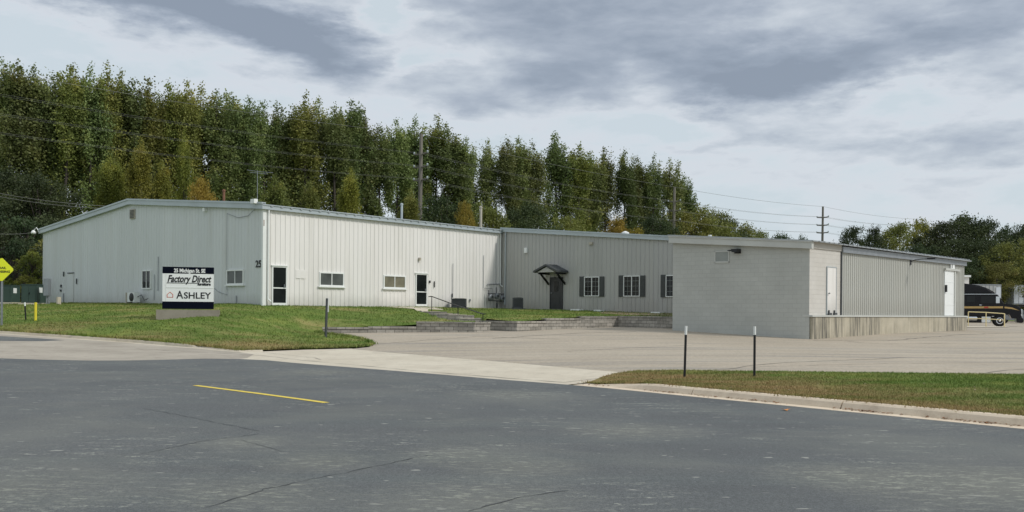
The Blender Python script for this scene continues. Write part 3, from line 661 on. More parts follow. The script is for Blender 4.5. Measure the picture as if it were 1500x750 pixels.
def window(parent, fr, x0, x1, y0, y1, mull=1, gm='glass2', grid=None, sill=True, fw=.07, fm='trimw'):
    s0, s1, z0, z1 = pxbox(fr, x0, x1, y0, y1); bm = BM(); n1 = .075
    box(bm, fr, s0, s1, 0, n1, z1 - fw, z1); box(bm, fr, s0, s1, 0, n1, z0, z0 + fw); box(bm, fr, s0, s0 + fw, 0, n1, z0 + fw, z1 - fw); box(bm, fr, s1 - fw, s1, 0, n1, z0 + fw, z1 - fw)
    for i in range(mull):
        c = s0 + (s1 - s0) * (i + 1) / (mull + 1); box(bm, fr, c - .024, c + .024, 0, n1 - .01, z0 + fw, z1 - fw)
    w = obj('window', bm, M[fm], parent)
    bm = BM(); box(bm, fr, s0 + fw * .5, s1 - fw * .5, .005, .037, z0 + fw * .5, z1 - fw * .5); obj('pane', bm, M[gm], w)
    if grid:
        bm = BM()
        nx, nz = grid
        for i in range(1, nx):
            c = s0 + (s1 - s0) * i / nx; box(bm, fr, c - .007, c + .007, .03, .045, z0 + fw, z1 - fw)
        for i in range(1, nz):
            c = z0 + (z1 - z0) * i / nz; box(bm, fr, s0 + fw, s1 - fw, .03, .046, c - .007, c + .007)
        obj('muntins', bm, M['muntin'], w)
    if sill: bm = BM(); box(bm, fr, s0 - .08, s1 + .08, .0, .13, z0 - .07, z0 - .002); obj('sill', bm, M[fm], w)
    return w

# ------------------------------------------------------------------ main white building
mb = thing('metal_warehouse', 'long white ribbed metal warehouse with a low gable and number 25 at its near corner', 'building', AB(0, 0, 1.6))
zE = EYE + 5.17 * 1.0; 
s_pk, z_pk = frAB.px(192, 298.5); z_e = frAC.px(387, 305)[1]; z_b = frAB.px(64, 341.5)[1]
z_e2 = frAC.px(730, 341)[1]; z_eave = (z_e + z_e2) / 2
def topAB(s): return z_eave + (z_pk - z_eave) * min(1, s / s_pk) if s <= s_pk else z_pk + (z_b - z_pk) * (s - s_pk) / (26.5 - s_pk)
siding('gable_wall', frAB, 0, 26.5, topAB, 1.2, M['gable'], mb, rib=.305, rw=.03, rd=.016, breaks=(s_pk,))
siding('side_wall', frAC, 0, 18.4, lambda s: z_eave, 1.2, M['white'], mb)
bm = BM(); fb = Fr(AB(0, -26.5), AB(30, -26.5)); 
for q in ([AB(0, -26.5, 1), AB(30, -26.5, 1), AB(30, -26.5, z_b), AB(0, -26.5, z_b)], [AB(30, -26.5, 1), AB(30, 0, 1), AB(30, 0, z_eave), AB(30, -s_pk, z_pk), AB(30, -26.5, z_b)], [AB(18.4, 0, 1), AB(30, 0, 1), AB(30, 0, z_eave), AB(18.4, 0, z_eave)]):
    bm.faces.new([bm.verts.new(v) for v in q])
obj('rear_walls', bm, M['white'], mb)
# roof slabs with standing ribs
def roofslab(bm, p, q, r, s, th=.10):
    a = [bm.verts.new(v) for v in (p, q, r, s)]; b = [bm.verts.new(v + Vector((0, 0, th))) for v in (p, q, r, s)]
    bm.faces.new(a[::-1]); bm.faces.new(b)
    for i in range(4): bm.faces.new((a[i], a[(i + 1) % 4], b[(i + 1) % 4], b[i]))
bm = BM(); ov = .25
rise = (z_pk - z_eave) / s_pk; rise2 = (z_pk - z_b) / (26.5 - s_pk)
roofslab(bm, AB(-.12, .18, z_eave + .02 - rise * .18), AB(30, .18, z_eave + .02 - rise * .18), AB(30, -s_pk, z_pk + .02), AB(-.12, -s_pk, z_pk + .02))
roofslab(bm, AB(-.12, -s_pk, z_pk + .02), AB(30, -s_pk, z_pk + .02), AB(30, -26.7, z_b + .02), AB(-.12, -26.7, z_b + .02))
k = .3
while k < 18.3:
    wv = .05; z1 = z_eave + .12 - rise * .24; z2 = z_pk + .12
    roofslab(bm, AB(k, .24, z1), AB(k + .13, .24, z1), AB(k + .13, -s_pk, z2), AB(k, -s_pk, z2), .075); k += .61
obj('roof', bm, M['roof'], mb)
bm = BM(); fh = .33
def rake(bm, pts, n0, n1, h0, h1, fr):
    for (sa, za), (sb, zb) in zip(pts, pts[1:]):
        v = [bm.verts.new(fr.at(s, n, z)) for s, z_ in ((sa, za), (sb, zb)) for n, z in ((n0, z_ + h0), (n1, z_ + h0), (n1, z_ + h1), (n0, z_ + h1))]
        for q in ((0, 1, 2, 3), (4, 7, 6, 5), (0, 4, 5, 1), (1, 5, 6, 2), (2, 6, 7, 3), (3, 7, 4, 0)): bm.faces.new([v[i] for i in q])
rake(bm, [(-.2, topAB(0)), (s_pk, z_pk), (26.75, z_b)], .0, .20, -.05, .26, frAB)
rake(bm, [(-.2, topAB(0)), (s_pk, z_pk), (26.75, z_b)], .0, .24, .20, .30, frAB)
obj('rake_trim', bm, M['fascia'], mb)
bm = BM(); box(bm, frAC, -.18, 18.45, .03, .19, z_eave - .05, z_eave + .15); box(bm, frAC, -.18, 18.47, .03, .235, z_eave + .15, z_eave + .20); obj('gutter', bm, M['fascia'], mb)
# corner trims, downspouts
bm = BM(); box(bm, frAC, -.05, .16, -.1, .045, 1.3, z_eave - .05); obj('corner_trim', bm, M['trimw'], mb)
def dspout(parent, fr, x, ytop, ybot, m='trimw', r=.05):
    s, zt = fr.px(x, ytop); zb = fr.px(x, ybot)[1]; bm = BM(); tube(bm, [fr.at(s, .02, zt + .1), fr.at(s, .12, zt), fr.at(s, .10, zt - .25), fr.at(s, .10, zb + .15), fr.at(s + .1, .22, zb)], r, 6); return obj('downspout', bm, M[m], parent)
dspout(mb, frAC, 392, 309, 442); dspout(mb, frAC, 731.5, 344, 420, r=.045)
def door_glass(parent, fr, x0, x1, y0, y1, hinge=.15):
    s0, s1, z0, z1 = pxbox(fr, x0, x1, y0, y1); bm = BM(); f = .065
    box(bm, fr, s0, s0 + f, 0, .07, z0, z1); box(bm, fr, s1 - f, s1, 0, .07, z0, z1); box(bm, fr, s0 + f, s1 - f, 0, .07, z1 - f, z1); box(bm, fr, s0 + f, s1 - f, 0, .07, z0, z0 + .12)
    m_ = z0 + (z1 - z0) * .44; box(bm, fr, s0 + f, s1 - f, .01, .065, m_ - .03, m_ + .03)
    box(bm, fr, s0 - .05, s1 + .05, .0, .11, z1 + .002, z1 + .05)
    d = obj('door', bm, M['trimw'], parent); bm = BM(); box(bm, fr, s0 + f * .6, s1 - f * .6, .004, .035, z0 + .08, z1 - f * .6); obj('pane', bm, M['glass'], d)
    bm = BM(); box(bm, fr, s1 - f - .14, s1 - f - .10, .05, .12, m_ + .02, m_ + .2); obj('handle', bm, M['grey'], d)
door_glass(mb, frAC, 397.5, 419.5, 390, 447); door_glass(mb, frAC, 608, 625, 401, 448.5)
window(mb, frAC, 467, 503, 399, 419.5, 1, 'glass2'); window(mb, frAC, 561, 593.5, 403.5, 422.5, 1, 'glass3')
window(mb, frAB, 209, 222, 395.5, 423.5, 1, 'glass', sill=False); window(mb, frAB, 333, 358, 395, 417, 1, 'glass2')
def plate(name, parent, fr, x0, x1, y0, y1, d0, d1, m):
    s0, s1, z0, z1 = pxbox(fr, x0, x1, y0, y1); bm = BM(); box(bm, fr, s0, s1, d0, d1, z0, z1); return obj(name, bm, M[m], parent)
v = plate('gable_vent', mb, frAB, 191.5, 198.5, 306.5, 320.5, 0, .07, 'louvre')
s0, s1, z0, z1 = pxbox(frAB, 192.2, 197.8, 307.5, 319.5); bm = BM()
for i in range(6): zz = z0 + (z1 - z0) * (i + .2) / 6; box(bm, frAB, s0, s1, .075, .1, zz, zz + .04)
obj('louvre', bm, M['dgrey'], v)
plate('floodlight', mb, frAB, 300.5, 303.5, 305, 310, 0, .18, 'trimw')
plate('junction_box', mb, frAB, 377, 382.5, 292.5, 299, .2, .42, 'trimw')
plate('rust_streak', mb, frAC, 385.4, 386.4, 322, 331, .046, .05, 'rust')
# number 25
s, z = frAB.px(375, 391.5); s2, _ = frAB.px(383.5, 391.5); text('25', .50, frAB.at(s, .034, z), -frAB.d, (0, 0, 1), M['black'], mb, 'house_number', .012, 0, .004, abs(s2 - s) * 1.0)
# flush service doors in the gable wall
d = plate('service_door', mb, frAB, 100.5, 108.5, 400.5, 442.5, 0, .05, 'gable'); plate('door_head', mb, frAB, 100, 109, 399.3, 400.6, 0, .09, 'dgrey')
plate('access_panel', mb, frAC, 433, 448, 395.5, 408, 0, .035, 'white')
for x, y0, y1, w_, mm in ((94.5, 398, 405, .07, 'dgrey'), (90.5, 417, 421, .09, 'dgrey'), (90, 424, 427, .09, 'dgrey'), (113.3, 408, 416, .06, 'dgrey'), (233, 376, 426, .035, 'grey'), (227.5, 402, 440, .03, 'grey'), (347.5, 433, 444, .05, 'grey'), (94.2, 430, 444, .06, 'grey'), (334, 312, 424, .018, 'grey')):
    s, zt = frAB.px(x, y0); zb = frAB.px(x, y1)[1]; bm = BM(); tube(bm, [frAB.at(s, .06, zt), frAB.at(s, .06, zb)], w_ * .6, 6); obj('conduit', bm, M[mm], mb)
bm = BM(); tube(bm, [wallp(frAB, 378, 303) + frAB.n * .06, wallp(frAB, 365, 316) + frAB.n * .06, wallp(frAB, 350, 319) + frAB.n * .06, wallp(frAB, 334, 313) + frAB.n * .06], .015, 5); obj('cable', bm, M['grey'], mb)
bm = BM(); tube(bm, [wallp(frAB, 334, 423) + frAB.n * .06, wallp(frAB, 334, 432) + frAB.n * .06, wallp(frAB, 322, 428) + frAB.n * .06, wallp(frAB, 312, 420) + frAB.n * .06], .015, 5); obj('cable', bm, M['grey'], mb)
for x, y0, y1, w_, mm in ((662.5, 386, 436, .03, 'grey'), (661.5, 430, 436, .06, 'dgrey'), (628.5, 411, 414.5, .09, 'black'), (635.3, 412, 421, .05, 'black'), (687.5, 438, 441.5, .08, 'grey'), (725.7, 356, 416, .03, 'grey'), (707.5, 374, 422, .025, 'grey')):
    s, zt = frAC.px(x, y0); zb = frAC.px(x, y1)[1]; bm = BM(); tube(bm, [frAC.at(s, .07, zt), frAC.at(s, .07, zb)], w_ * .65, 6); obj('conduit', bm, M[mm], mb)
plate('wall_lamp', mb, frAC, 612, 614.6, 377.5, 381.5, 0, .15, 'louvre')
# lamp on the far eave
bm = BM(); q = frAB.at(26.6, .2, z_b + .05); q2 = P(49, 338, q.y); tube(bm, [q, q.lerp(q2, .5) + Vector((0, 0, .28)), q2], .03, 6); lathe(bm, q2 + Vector((0, 0, -.2)), [(.12, -.03), (.18, .04), (.14, .15), (.05, .24)], 10); obj('eave_lamp', bm, M['trimw'], mb)
# roof fittings
def pipe(parent, x, y0, y1, Z, r, m, name='roof_flue', cap=True):
    a, b = P(x, y0, Z), P(x, y1, Z); b.x = a.x; bm = BM(); tube(bm, [b - Vector((0, 0, .8)), a], r, 8)
    if cap: lathe(bm, a, [(r * 1.3, -.02), (r * 1.35, .07), (r * .5, .12)], 10)
    return obj(name, bm, M[m], parent)
pipe(mb, 588.5, 300, 322, 66, .08, 'fascia'); pipe(mb, 704.5, 304.5, 334, 66, .09, 'louvre'); pipe(mb, 328, 280, 296, 62, .085, 'rust', 'roof_vent')
bm = BM(); a = P(377, 250, 52); tube(bm, [P(377, 300, 52), a], .015, 6); tube(bm, [P(362, 249, 52), P(380, 251.5, 52), P(400, 253, 52)], .012, 5); tube(bm, [P(366, 252.5, 52), P(392, 255, 52)], .012, 5)
obj('aerial', bm, M['grey'], mb)
bm = BM()
for i in range(5): zz = frAB.at(0, 0, 0)
bm.free()

# ------------------------------------------------------------------ grey wing
gw = thing('grey_metal_wing', 'grey ribbed metal wing with a porch canopy, between the white warehouse and the block storeroom', 'building', AB(18.4, 8, 1.6))
zg0 = frG.px(741, 338.5)[1]; zg1 = frG.px(984, 351)[1]; sg0 = frG.px(741, 338)[0]; sg1 = frG.px(984, 351)[0]
def topG(s): return zg0 + (zg1 - zg0) * (s - sg0) / (sg1 - sg0)
siding('gable_wall', frG, 0.05, 17.1, topG, 1.05, M['greyside'], gw)
bm = BM(); ra = topG(0) ; rb = topG(17.1)
roofslab(bm, AB(18.25, .05, ra + .02), AB(18.25, 17.1, rb + .02), AB(46, 17.1, rb + .02), AB(46, .05, ra + .02), .15); obj('roof', bm, M['roof'], gw)
bm = BM(); bm.faces.new([bm.verts.new(v) for v in (AB(46, 17.1, 1), AB(46, 0, 1), AB(46, 0, ra), AB(46, 17.1, rb))]); bm.faces.new([bm.verts.new(v) for v in (AB(18.4, 17.1, 1), AB(46, 17.1, 1), AB(46, 17.1, rb), AB(18.4, 17.1, rb))]); obj('rear_walls', bm, M['greyside'], gw)
bm = BM(); rake(bm, [(.05, topG(.05)), (17.1, topG(17.1))], 0, .16, -.06, .22, frG); rake(bm, [(.05, topG(.05)), (17.1, topG(17.1))], 0, .20, .14, .20, frG); obj('rake_trim', bm, M['fascia'], gw)
# openings
for xs_ in ((849.5, 856.5, 878.5, 885.5, 405.5, 434), (907, 914, 938, 945.5, 404, 434.3), (968.5, 976, 1000.5, 1008, 403, 435)):
    a, b, c, d, y0, y1 = xs_; window(gw, frG, b, c, y0, y1, 1, 'glass', (4, 4), sill=False, fw=.045)
    for u, v in ((a, b - .3), (c + .3, d)):
        s0, s1, z0, z1 = pxbox(frG, u, v, y0 - .5, y1 + .5); bm = BM(); box(bm, frG, s0, s1, .03, .065, z0, z1)
        n = 12
        for i in range(n): zz = z0 + .06 + (z1 - z0 - .12) * i / n; box(bm, frG, s0 + .04, s1 - .04, .065, .078, zz, zz + .05)
        obj('shutter', bm, M['shutter'], gw)
s0, s1, z0, z1 = pxbox(frG, 807.3, 823.6, 407.5, 452.5); bm = BM(); box(bm, frG, s0, s1, 0, .05, z0, z1); box(bm, frG, s0 - .06, s0, 0, .08, z0, z1 + .06); box(bm, frG, s1, s1 + .06, 0, .08, z0, z1 + .06); box(bm, frG, s0, s1, 0, .08, z1, z1 + .06)
box(bm, frG, s0 + .15, s1 - .15, .05, .062, z0 + .2, z0 + .75)
dr = obj('door', bm, M['dark'], gw); bm = BM(); box(bm, frG, s0 + .28, s1 - .28, .052, .066, z0 + 1.1, z1 - .2); obj('pane', bm, M['glass'], dr)
bm = BM(); lathe(bm, frG.at(s0 + .1, .05, z0 + 1.0), [(.03, 0), (.03, .05), (.04, .06), (.03, .09)], 8, frG.n); obj('handle', bm, M['grey'], dr)
# porch canopy: gabled, with two knee braces
cz0 = frG.px(815, 400)[1]; sL, _ = frG.px(796, 395); sR, _ = frG.px(828, 395); sm = (sL + sR) / 2 + .1; pk = cz0 + .40; dep = 1.15
cn = bpy.data.objects.new('canopy', None); C.objects.link(cn); cn.parent = gw; cn.location = (0, 0, 0)
def sl(bm, sa, za, sb, zb, n0, n1, th):
    v = [bm.verts.new(frG.at(s, n, z)) for s, z_ in ((sa, za), (sb, zb)) for n, z in ((n0, z_), (n1, z_), (n1, z_ + th), (n0, z_ + th))]
    for q in ((0, 1, 2, 3), (4, 7, 6, 5), (0, 4, 5, 1), (1, 5, 6, 2), (2, 6, 7, 3), (3, 7, 4, 0)): bm.faces.new([v[i] for i in q])
bm = BM(); sl(bm, sL + .1, cz0, sm + .1, pk, 0, dep, .12); sl(bm, sm + .1, pk, sR + .25, cz0, 0, dep, .12); obj('canopy_roof', bm, M['dgrey'], cn)
bm = BM(); v = [frG.at(sL + .35, dep - .1, cz0 + .02), frG.at(sR, dep - .1, cz0 + .02), frG.at(sm + .1, dep - .1, pk - .06)]; prism(bm, v, frG.n * -.06); obj('canopy_gable', bm, M['greyside'], cn)
for sx in (sL + .42, sR - .02):
    bm = BM(); sl(bm, sx, cz0 - .1, sx + .09, cz0 - .1, 0, dep - .1, .1)
    a = frG.at(sx, .05, cz0 - .75); b = frG.at(sx, dep - .2, cz0 - .05)
    prism(bm, [a, a + Vector((0, 0, .14)), b + Vector((0, 0, .0)), b - frG.n * .14], frG.d * .09); obj('brace', bm, M['black'], cn)
plate('wall_lamp', gw, frG, 769.5, 773.5, 363, 370.5, 0, .14, 'signw'); plate('wall_lamp', gw, frG, 864.5, 869.5, 355, 358.5, 0, .16, 'louvre'); plate('wall_lamp', gw, frG, 811, 815, 342, 343.7, 0, .12, 'dgrey')
a = frG.px(735, 0)[0]; bm = BM(); tube(bm, [AB(18.3, .45, topG(.4) - .1), AB(18.28, .45, 2.0)], .05, 6); obj('downspout', bm, M['fascia'], gw)
a = P(916, 343, 62); bm = BM(); lathe(bm, a - Vector((0, 0, .4)), [(.12, 0), (.12, .4), (.26, .42), (.26, .5), (.05, .6)], 10); obj('roof_vent', bm, M['trimw'], gw)

# ------------------------------------------------------------------ block storeroom with dock
D = P(1185, 497, 41); E_ = P(985, 480, 45.45); Fp = P(1412, 484, 55); D.z = E_.z = Fp.z = 0
frE = Fr(E_, D); frD = Fr(D, Fp)
bb = thing('block_storeroom', 'pale grey painted block storeroom with a raised concrete dock on its right side', 'building', (D.x, D.y, .4))
zE0 = frE.px(987, 354.6)[1]; zE1 = frE.px(1183, 363.6)[1]
bm = BM(); q = [(0, .2), (frE.len, .2), (frE.len, zE1), (0, zE0)]; prism(bm, [frE.at(s, 0, z) for s, z in q], frE.n * -.2); o = obj('front_wall', bm, M['blockg'], bb); uvbox(o, frE, root_loc(bb))
zl = (frD.px(1190, 461.6)[1] + frD.px(1405, 463.4)[1]) / 2; zD0 = frD.px(1190, 362)[1]; zD1 = frD.px(1408, 386.5)[1]
sW, _ = frD.px(1231.5, 400)
def topD(s): return zD0 + (zD1 - zD0) * s / frD.len
bm = BM(); prism(bm, [frD.at(s, 0, z) for s, z in ((.003, zl + .02), (sW, zl + .02), (sW, topD(sW)), (.003, topD(0)))], frD.n * -.2); o = obj('side_wall', bm, M['blockw'], bb); uvbox(o, frD, root_loc(bb))
siding('dock_siding', frD, sW, frD.len, topD, zl + .02, M['greyside2'], bb, rib=.228, rw=.03)
bm = BM(); box(bm, frD, sW - .03, sW + .05, .0, .06, zl + .02, topD(sW)); obj('corner_trim', bm, M['dgrey'], bb)
bm = BM(); box(bm, frD, .06, frD.len + .1, -.4, .13, .1, zl - .06); obj('dock_wall', bm, M['dock'], bb)
bm = BM(); box(bm, frD, -.02, frD.len + .14, -.3, .17, zl - .06, zl + .02); obj('dock_ledge', bm, M['wfascia'], bb)
G1 = frE.at(0, 0, 0) + DA * 23; bm = BM(); frB = Fr(Fp, G1)
for a, b, za, zb in ((Fp, G1, zD1, zE0), (G1, E_, zE0, zE0)):
    bm.faces.new([bm.verts.new(Vector((p.x, p.y, z))) for p, z in ((a, .2), (b, .2), (b, zb), (a, za))])
obj('rear_walls', bm, M['greyside'], bb)
# roof + fascia
bm = BM(); off = .0
ra, rb_, rc, rd_ = frE.at(-.15, .28, zE0 + .3), frD.at(-.25, .28, zD0 + .22), frD.at(frD.len + .3, .30, zD1 + .16), Vector((G1.x, G1.y, zE0 + .3))
roofslab(bm, ra, rb_, rc, rd_, .05)
n = 40
for i in range(n):
    a = frD.at(.3 + i * (frD.len) / n, .33, topD(.3 + i * frD.len / n) + .235); b = a - frD.n * 6 + Vector((0, 0, .5)); w_ = frD.d * .08
    roofslab(bm, a, a + w_, b + w_, b, .035)
obj('roof', bm, M['roof'], bb)
bm = BM(); rake(bm, [(-.12, zE0), (frE.len + .18, zE1)], 0, .22, -.04, .28, frE); rake(bm, [(-.14, zE0), (frE.len + .2, zE1)], 0, .26, .24, .31, frE); obj('rake_trim', bm, M['wfascia'], bb)
bm = BM()
v0 = [(0.0, topD(0)), (sW, topD(sW))]; rake(bm, v0, 0, .05, -.05, .24, frD); obj('fascia_board', bm, M['blockw'], bb)
bm = BM(); rake(bm, [(sW, topD(sW)), (frD.len + .05, topD(frD.len))], 0, .12, -.10, .17, frD); obj('eave_trim', bm, M['grey'], bb)
# infilled window + lamps + door
s0, s1, z0, z1 = pxbox(frE, 1047, 1068.5, 367.5, 385); bm = BM(); box(bm, frE, s0, s1, 0, .03, z0, z0 + .07); box(bm, frE, s0, s0 + .05, 0, .03, z0, z1); box(bm, frE, s1 - .05, s1, 0, .03, z0, z1); box(bm, frE, s0, s1, 0, .03, z1 - .05, z1)
w_ = obj('window', bm, M['wfascia'], bb); bm = BM(); box(bm, frE, s0 + .05, s1 - .05, .002, .012, z0 + .07, z1 - .05); obj('infill_panel', bm, M['infill'], w_)
def armlamp(parent, fr, x, y, L_, up=.05, side=0):
    s, z = fr.px(x, y); bm = BM(); tube(bm, [fr.at(s, 0, z - .1), fr.at(s, .25, z), fr.at(s + side * L_ * .5, L_ * .6, z + up), fr.at(s + side * L_, L_, z + up)], .022, 6)
    e_ = fr.at(s + side * L_, L_, z + up); box(bm, fr, s + side * L_ - .09, s + side * L_ + .09, L_ - .1, L_ + .3, z + up - .03, z + up + .05); box(bm, fr, s - .08, s + .08, 0, .06, z - .25, z + .05); return obj('arm_lamp', bm, M['black'], parent)
s, z = frE.px(1081, 367.5); bm = BM()
box(bm, frE, s - .15, s + .15, 0, .08, z - .12, z + .08)
prism(bm, [frE.at(s - .16, .08, z + .07), frE.at(s + .16, .08, z + .07), frE.at(s + .13, .08, z - .07), frE.at(s - .13, .08, z - .07)], frE.n * .3)
prism(bm, [frE.at(s - .4, .2, z + .03), frE.at(s - .14, .2, z + .06), frE.at(s - .14, .2, z - .03), frE.at(s - .4, .2, z + .0)], frE.n * .08); obj('wall_lamp', bm, M['black'], bb)
armlamp(bb, frD, 1333, 381, 1.0, .03)
s0, s1, z0, z1 = pxbox(frD, 1210.5, 1223.5, 392, 460.2); bm = BM(); box(bm, frD, s0, s1, 0, .04, zl + .03, z1); 
d = obj('service_door', bm, M['blockw'] if False else M['white'], bb); bm = BM(); box(bm, frD, s0 - .03, s0, 0, .055, zl + .03, z1); box(bm, frD, s1, s1 + .03, 0, .055, zl + .03, z1); box(bm, frD, s0 - .03, s1 + .03, 0, .055, z1 + .001, z1 + .035); obj('frame', bm, M['fascia'], d)
bm = BM(); lathe(bm, frD.at(s0 + .1, .04, zl + 1.0), [(.02, 0), (.02, .05), (.04, .06), (.03, .09)], 8, frD.n); obj('handle', bm, M['grey'], d)
s0, s1, z0, z1 = pxbox(frD, 1382.5, 1396, 396.5, 460); bm = BM(); box(bm, frD, s0, s1, 0, .05, zl + .03, z1)
for i in range(1, 4): zz = zl + (z1 - zl) * i / 4; box(bm, frD, s0 + .02, s1 - .02, .05, .06, zz - .02, zz + .02)
d = obj('loading_door', bm, M['signw'], bb); s2_, _ = frD.px(1403, 420); bm = BM(); box(bm, frD, s0 - .05, s2_, 0, .13, z1 + .001, z1 + .12); box(bm, frD, s1 + .01, s1 + .22, 0, .09, zl + .03, z1); obj('frame', bm, M['wfascia'], d)
bm = BM(); box(bm, frD, s0 + .02, s0 + .16, .06, .14, zl + 1.35, zl + 1.75); obj('handle', bm, M['black'], d)
pl_ = plate('door_number_plate', bb, frD, 1391, 1396.5, 384.5, 396, .03, .08, 'signw')
s, z = frD.px(1392.2, 392.5); text('1', .62, frD.at(s, .085, z), frD.d, (0, 0, 1), M['black'], pl_, 'numeral', .01, 0, .003)
for x in (1211, 1219):
    bm = BM(); s, z = frD.px(x, 458); box(bm, frD, s, s + .28, .05, .12, zl + .03, zl + .12); box(bm, frD, s + .05, s + .1, .05, .1, zl + .12, zl + .24)
    obj('door_holdback', bm, M['dgrey'], bb)
a = P(1040, 346, 47); bm = BM(); lathe(bm, a - Vector((0, 0, .4)), [(.05, 0), (.05, .38), (.09, .4), (.09, .46)], 8); obj('roof_vent', bm, M['trimw'], bb)

# ------------------------------------------------------------------ monument sign
sgA, sgB = P(233, 468, 42.0), P(319, 468, 42.6); fS = Fr(sgA, sgB)
zs = g_up(sgA.x, sgA.y); ms = thing('monument_sign', 'white and navy monument sign on a sloping concrete plinth in the lawn', 'sign', (sgA.x, sgA.y, zs))
bm = BM(); zt = P(235, 453.5, 42).z; box(bm, fS, -.12, fS.len + .05, -.75, .1, zs - .9, zt); obj('plinth', bm, M['dock'] if False else m_conc('plinth_concrete', (.22, .195, .155), (.33, .30, .25), (.14, .12, .10), .6), ms)
xa = fS.px(237.5, 420)[0]; xb = fS.px(312.3, 420)[0]; z0 = fS.px(275, 453)[1] + .01; z1 = fS.px(275, 391)[1]; zn1 = fS.px(275, 441.8)[1]; zn2 = fS.px(275, 400.8)[1]; fr_ = -.15
bm = BM(); box(bm, fS, xa, xb, -.45, -.1, zn1, zn2); obj('face_panel', bm, M['signw'], ms)
bm = BM(); box(bm, fS, xa - .003, xb + .003, -.455, -.095, z0, zn1 - .002); obj('foot_band', bm, M['navy'], ms); bm = BM(); box(bm, fS, xa - .003, xb + .003, -.455, -.095, zn2 + .002, z1); obj('header_band', bm, M['navy'], ms)
bm = BM(); zd = fS.px(275, 421.3)[1]; box(bm, fS, xa + .16, xb, -.099, -.088, zd - .012, zd + .012); box(bm, fS, xa + .15, xa + .17, -.099, -.09, zn1, zn2); obj('divider', bm, M['trimw'], ms)
W_ = xb - xa; up = (0, 0, 1); nf = -.094
def stext(body, x0, x1, yb, h, m, bold, shear=0, nm='lettering'):
    s_, z_ = fS.px(x0, yb); s2, _ = fS.px(x1, yb); return text(body, h, fS.at(s_, nf, z_), fS.d, up, m, ms, nm, bold, shear, .004, s2 - s_)
def serif(body, x0, x1, yb, h, m, bold, shear):
    return stext(body, x0, x1, yb, h, m, bold, shear)
stext('25 Michigan St. SE', 254.5, 300.5, 398.6, .235, M['signw'], .008)
serif('Factory Direct', 245, 309.5, 412.6, .43, M['black'], .012, .3); stext('furniture', 289, 308.5, 417.9, .17, M['black'], .010, .05)
s0, z_ = fS.px(244, 414.2); s1, _ = fS.px(289, 414.2); bm = BM(); box(bm, fS, s0, s1, nf - .002, nf + .004, z_ - .012, z_ + .014); obj('underline', bm, M['black'], ms)
stext('A', 258, 268, 437.0, .50, M['black'], .006); stext('SHLEY', 269, 309, 437.0, .40, M['black'], .006)
s0, zb = fS.px(244, 435.6); s1, _ = fS.px(253.3, 435.6); _, zt2 = fS.px(248, 427.2); zm = zb + (zt2 - zb) * .52; sm_ = (s0 + s1) / 2
bm = BM(); po = [(s0, zb), (s1, zb), (s1, zm), (sm_, zt2), (s0, zm)]; k = .80; cz = (zb + zt2) / 2 - .02
pi = [(sm_ + (s - sm_) * k, cz + (z - cz) * k) for s, z in po]
vo = [bm.verts.new(fS.at(s, nf + .003, z)) for s, z in po]; vi = [bm.verts.new(fS.at(s, nf + .003, z)) for s, z in pi]
for i in range(5): bm.faces.new((vo[i], vo[(i + 1) % 5], vi[(i + 1) % 5], vi[i]))
r_ = bmesh.ops.extrude_face_region(bm, geom=bm.faces[:]); bmesh.ops.translate(bm, vec=fS.n * -.008, verts=[v for v in r_['geom'] if isinstance(v, bmesh.types.BMVert)]); obj('house_logo', bm, M['red'], ms)

# ------------------------------------------------------------------ warning sign at the left edge
wb_ = P(2.5, 476, 40.5); wb_.z = g_up(wb_.x, wb_.y)
ws = thing('warning_sign', 'fluorescent yellow diamond warning sign on a grey post at the left edge', 'traffic sign', wb_)
fW = Fr(wb_, wb_ + Vector((1, .05, 0))); zc = P(1, 395, 40.5).z; h = .53
bm = BM(); prism(bm, [fW.at(s, .04, z) for s, z in ((-h, zc), (0, zc - h), (h, zc), (0, zc + h))], fW.n * .012)
bmesh.ops.bevel(bm, geom=[e_ for e_ in bm.edges if abs((e_.verts[0].co - e_.verts[1].co).dot(fW.n)) > .01], offset=.04, segments=3, affect='EDGES'); obj('sign_panel', bm, M['yellow'], ws)
bm = BM(); hb = h - .07; hc = h - .10; vo = [bm.verts.new(fW.at(s - .12, .0545, zc + z)) for s, z in ((-hb, 0), (0, -hb), (hb, 0), (0, hb))]; vi = [bm.verts.new(fW.at(s - .12, .0545, zc + z)) for s, z in ((-hc, 0), (0, -hc), (hc, 0), (0, hc))]
for i in range(4): bm.faces.new((vo[i], vo[(i + 1) % 4], vi[(i + 1) % 4], vi[i]))
bm.free()
text('TRAIL', .14, fW.at(-.20, .054, zc + .03), fW.d, up, M['black'], ws, 'lettering', .003, 0, .003, .40); text('CROSSING', .13, fW.at(-.36, .054, zc - .13), fW.d, up, M['black'], ws, 'lettering', .004, 0, .003, .72)
bm = BM(); box(bm, fW, -.035, .035, -.03, .035, wb_.z - .3, zc + .4); obj('post', bm, M['grey'], ws)

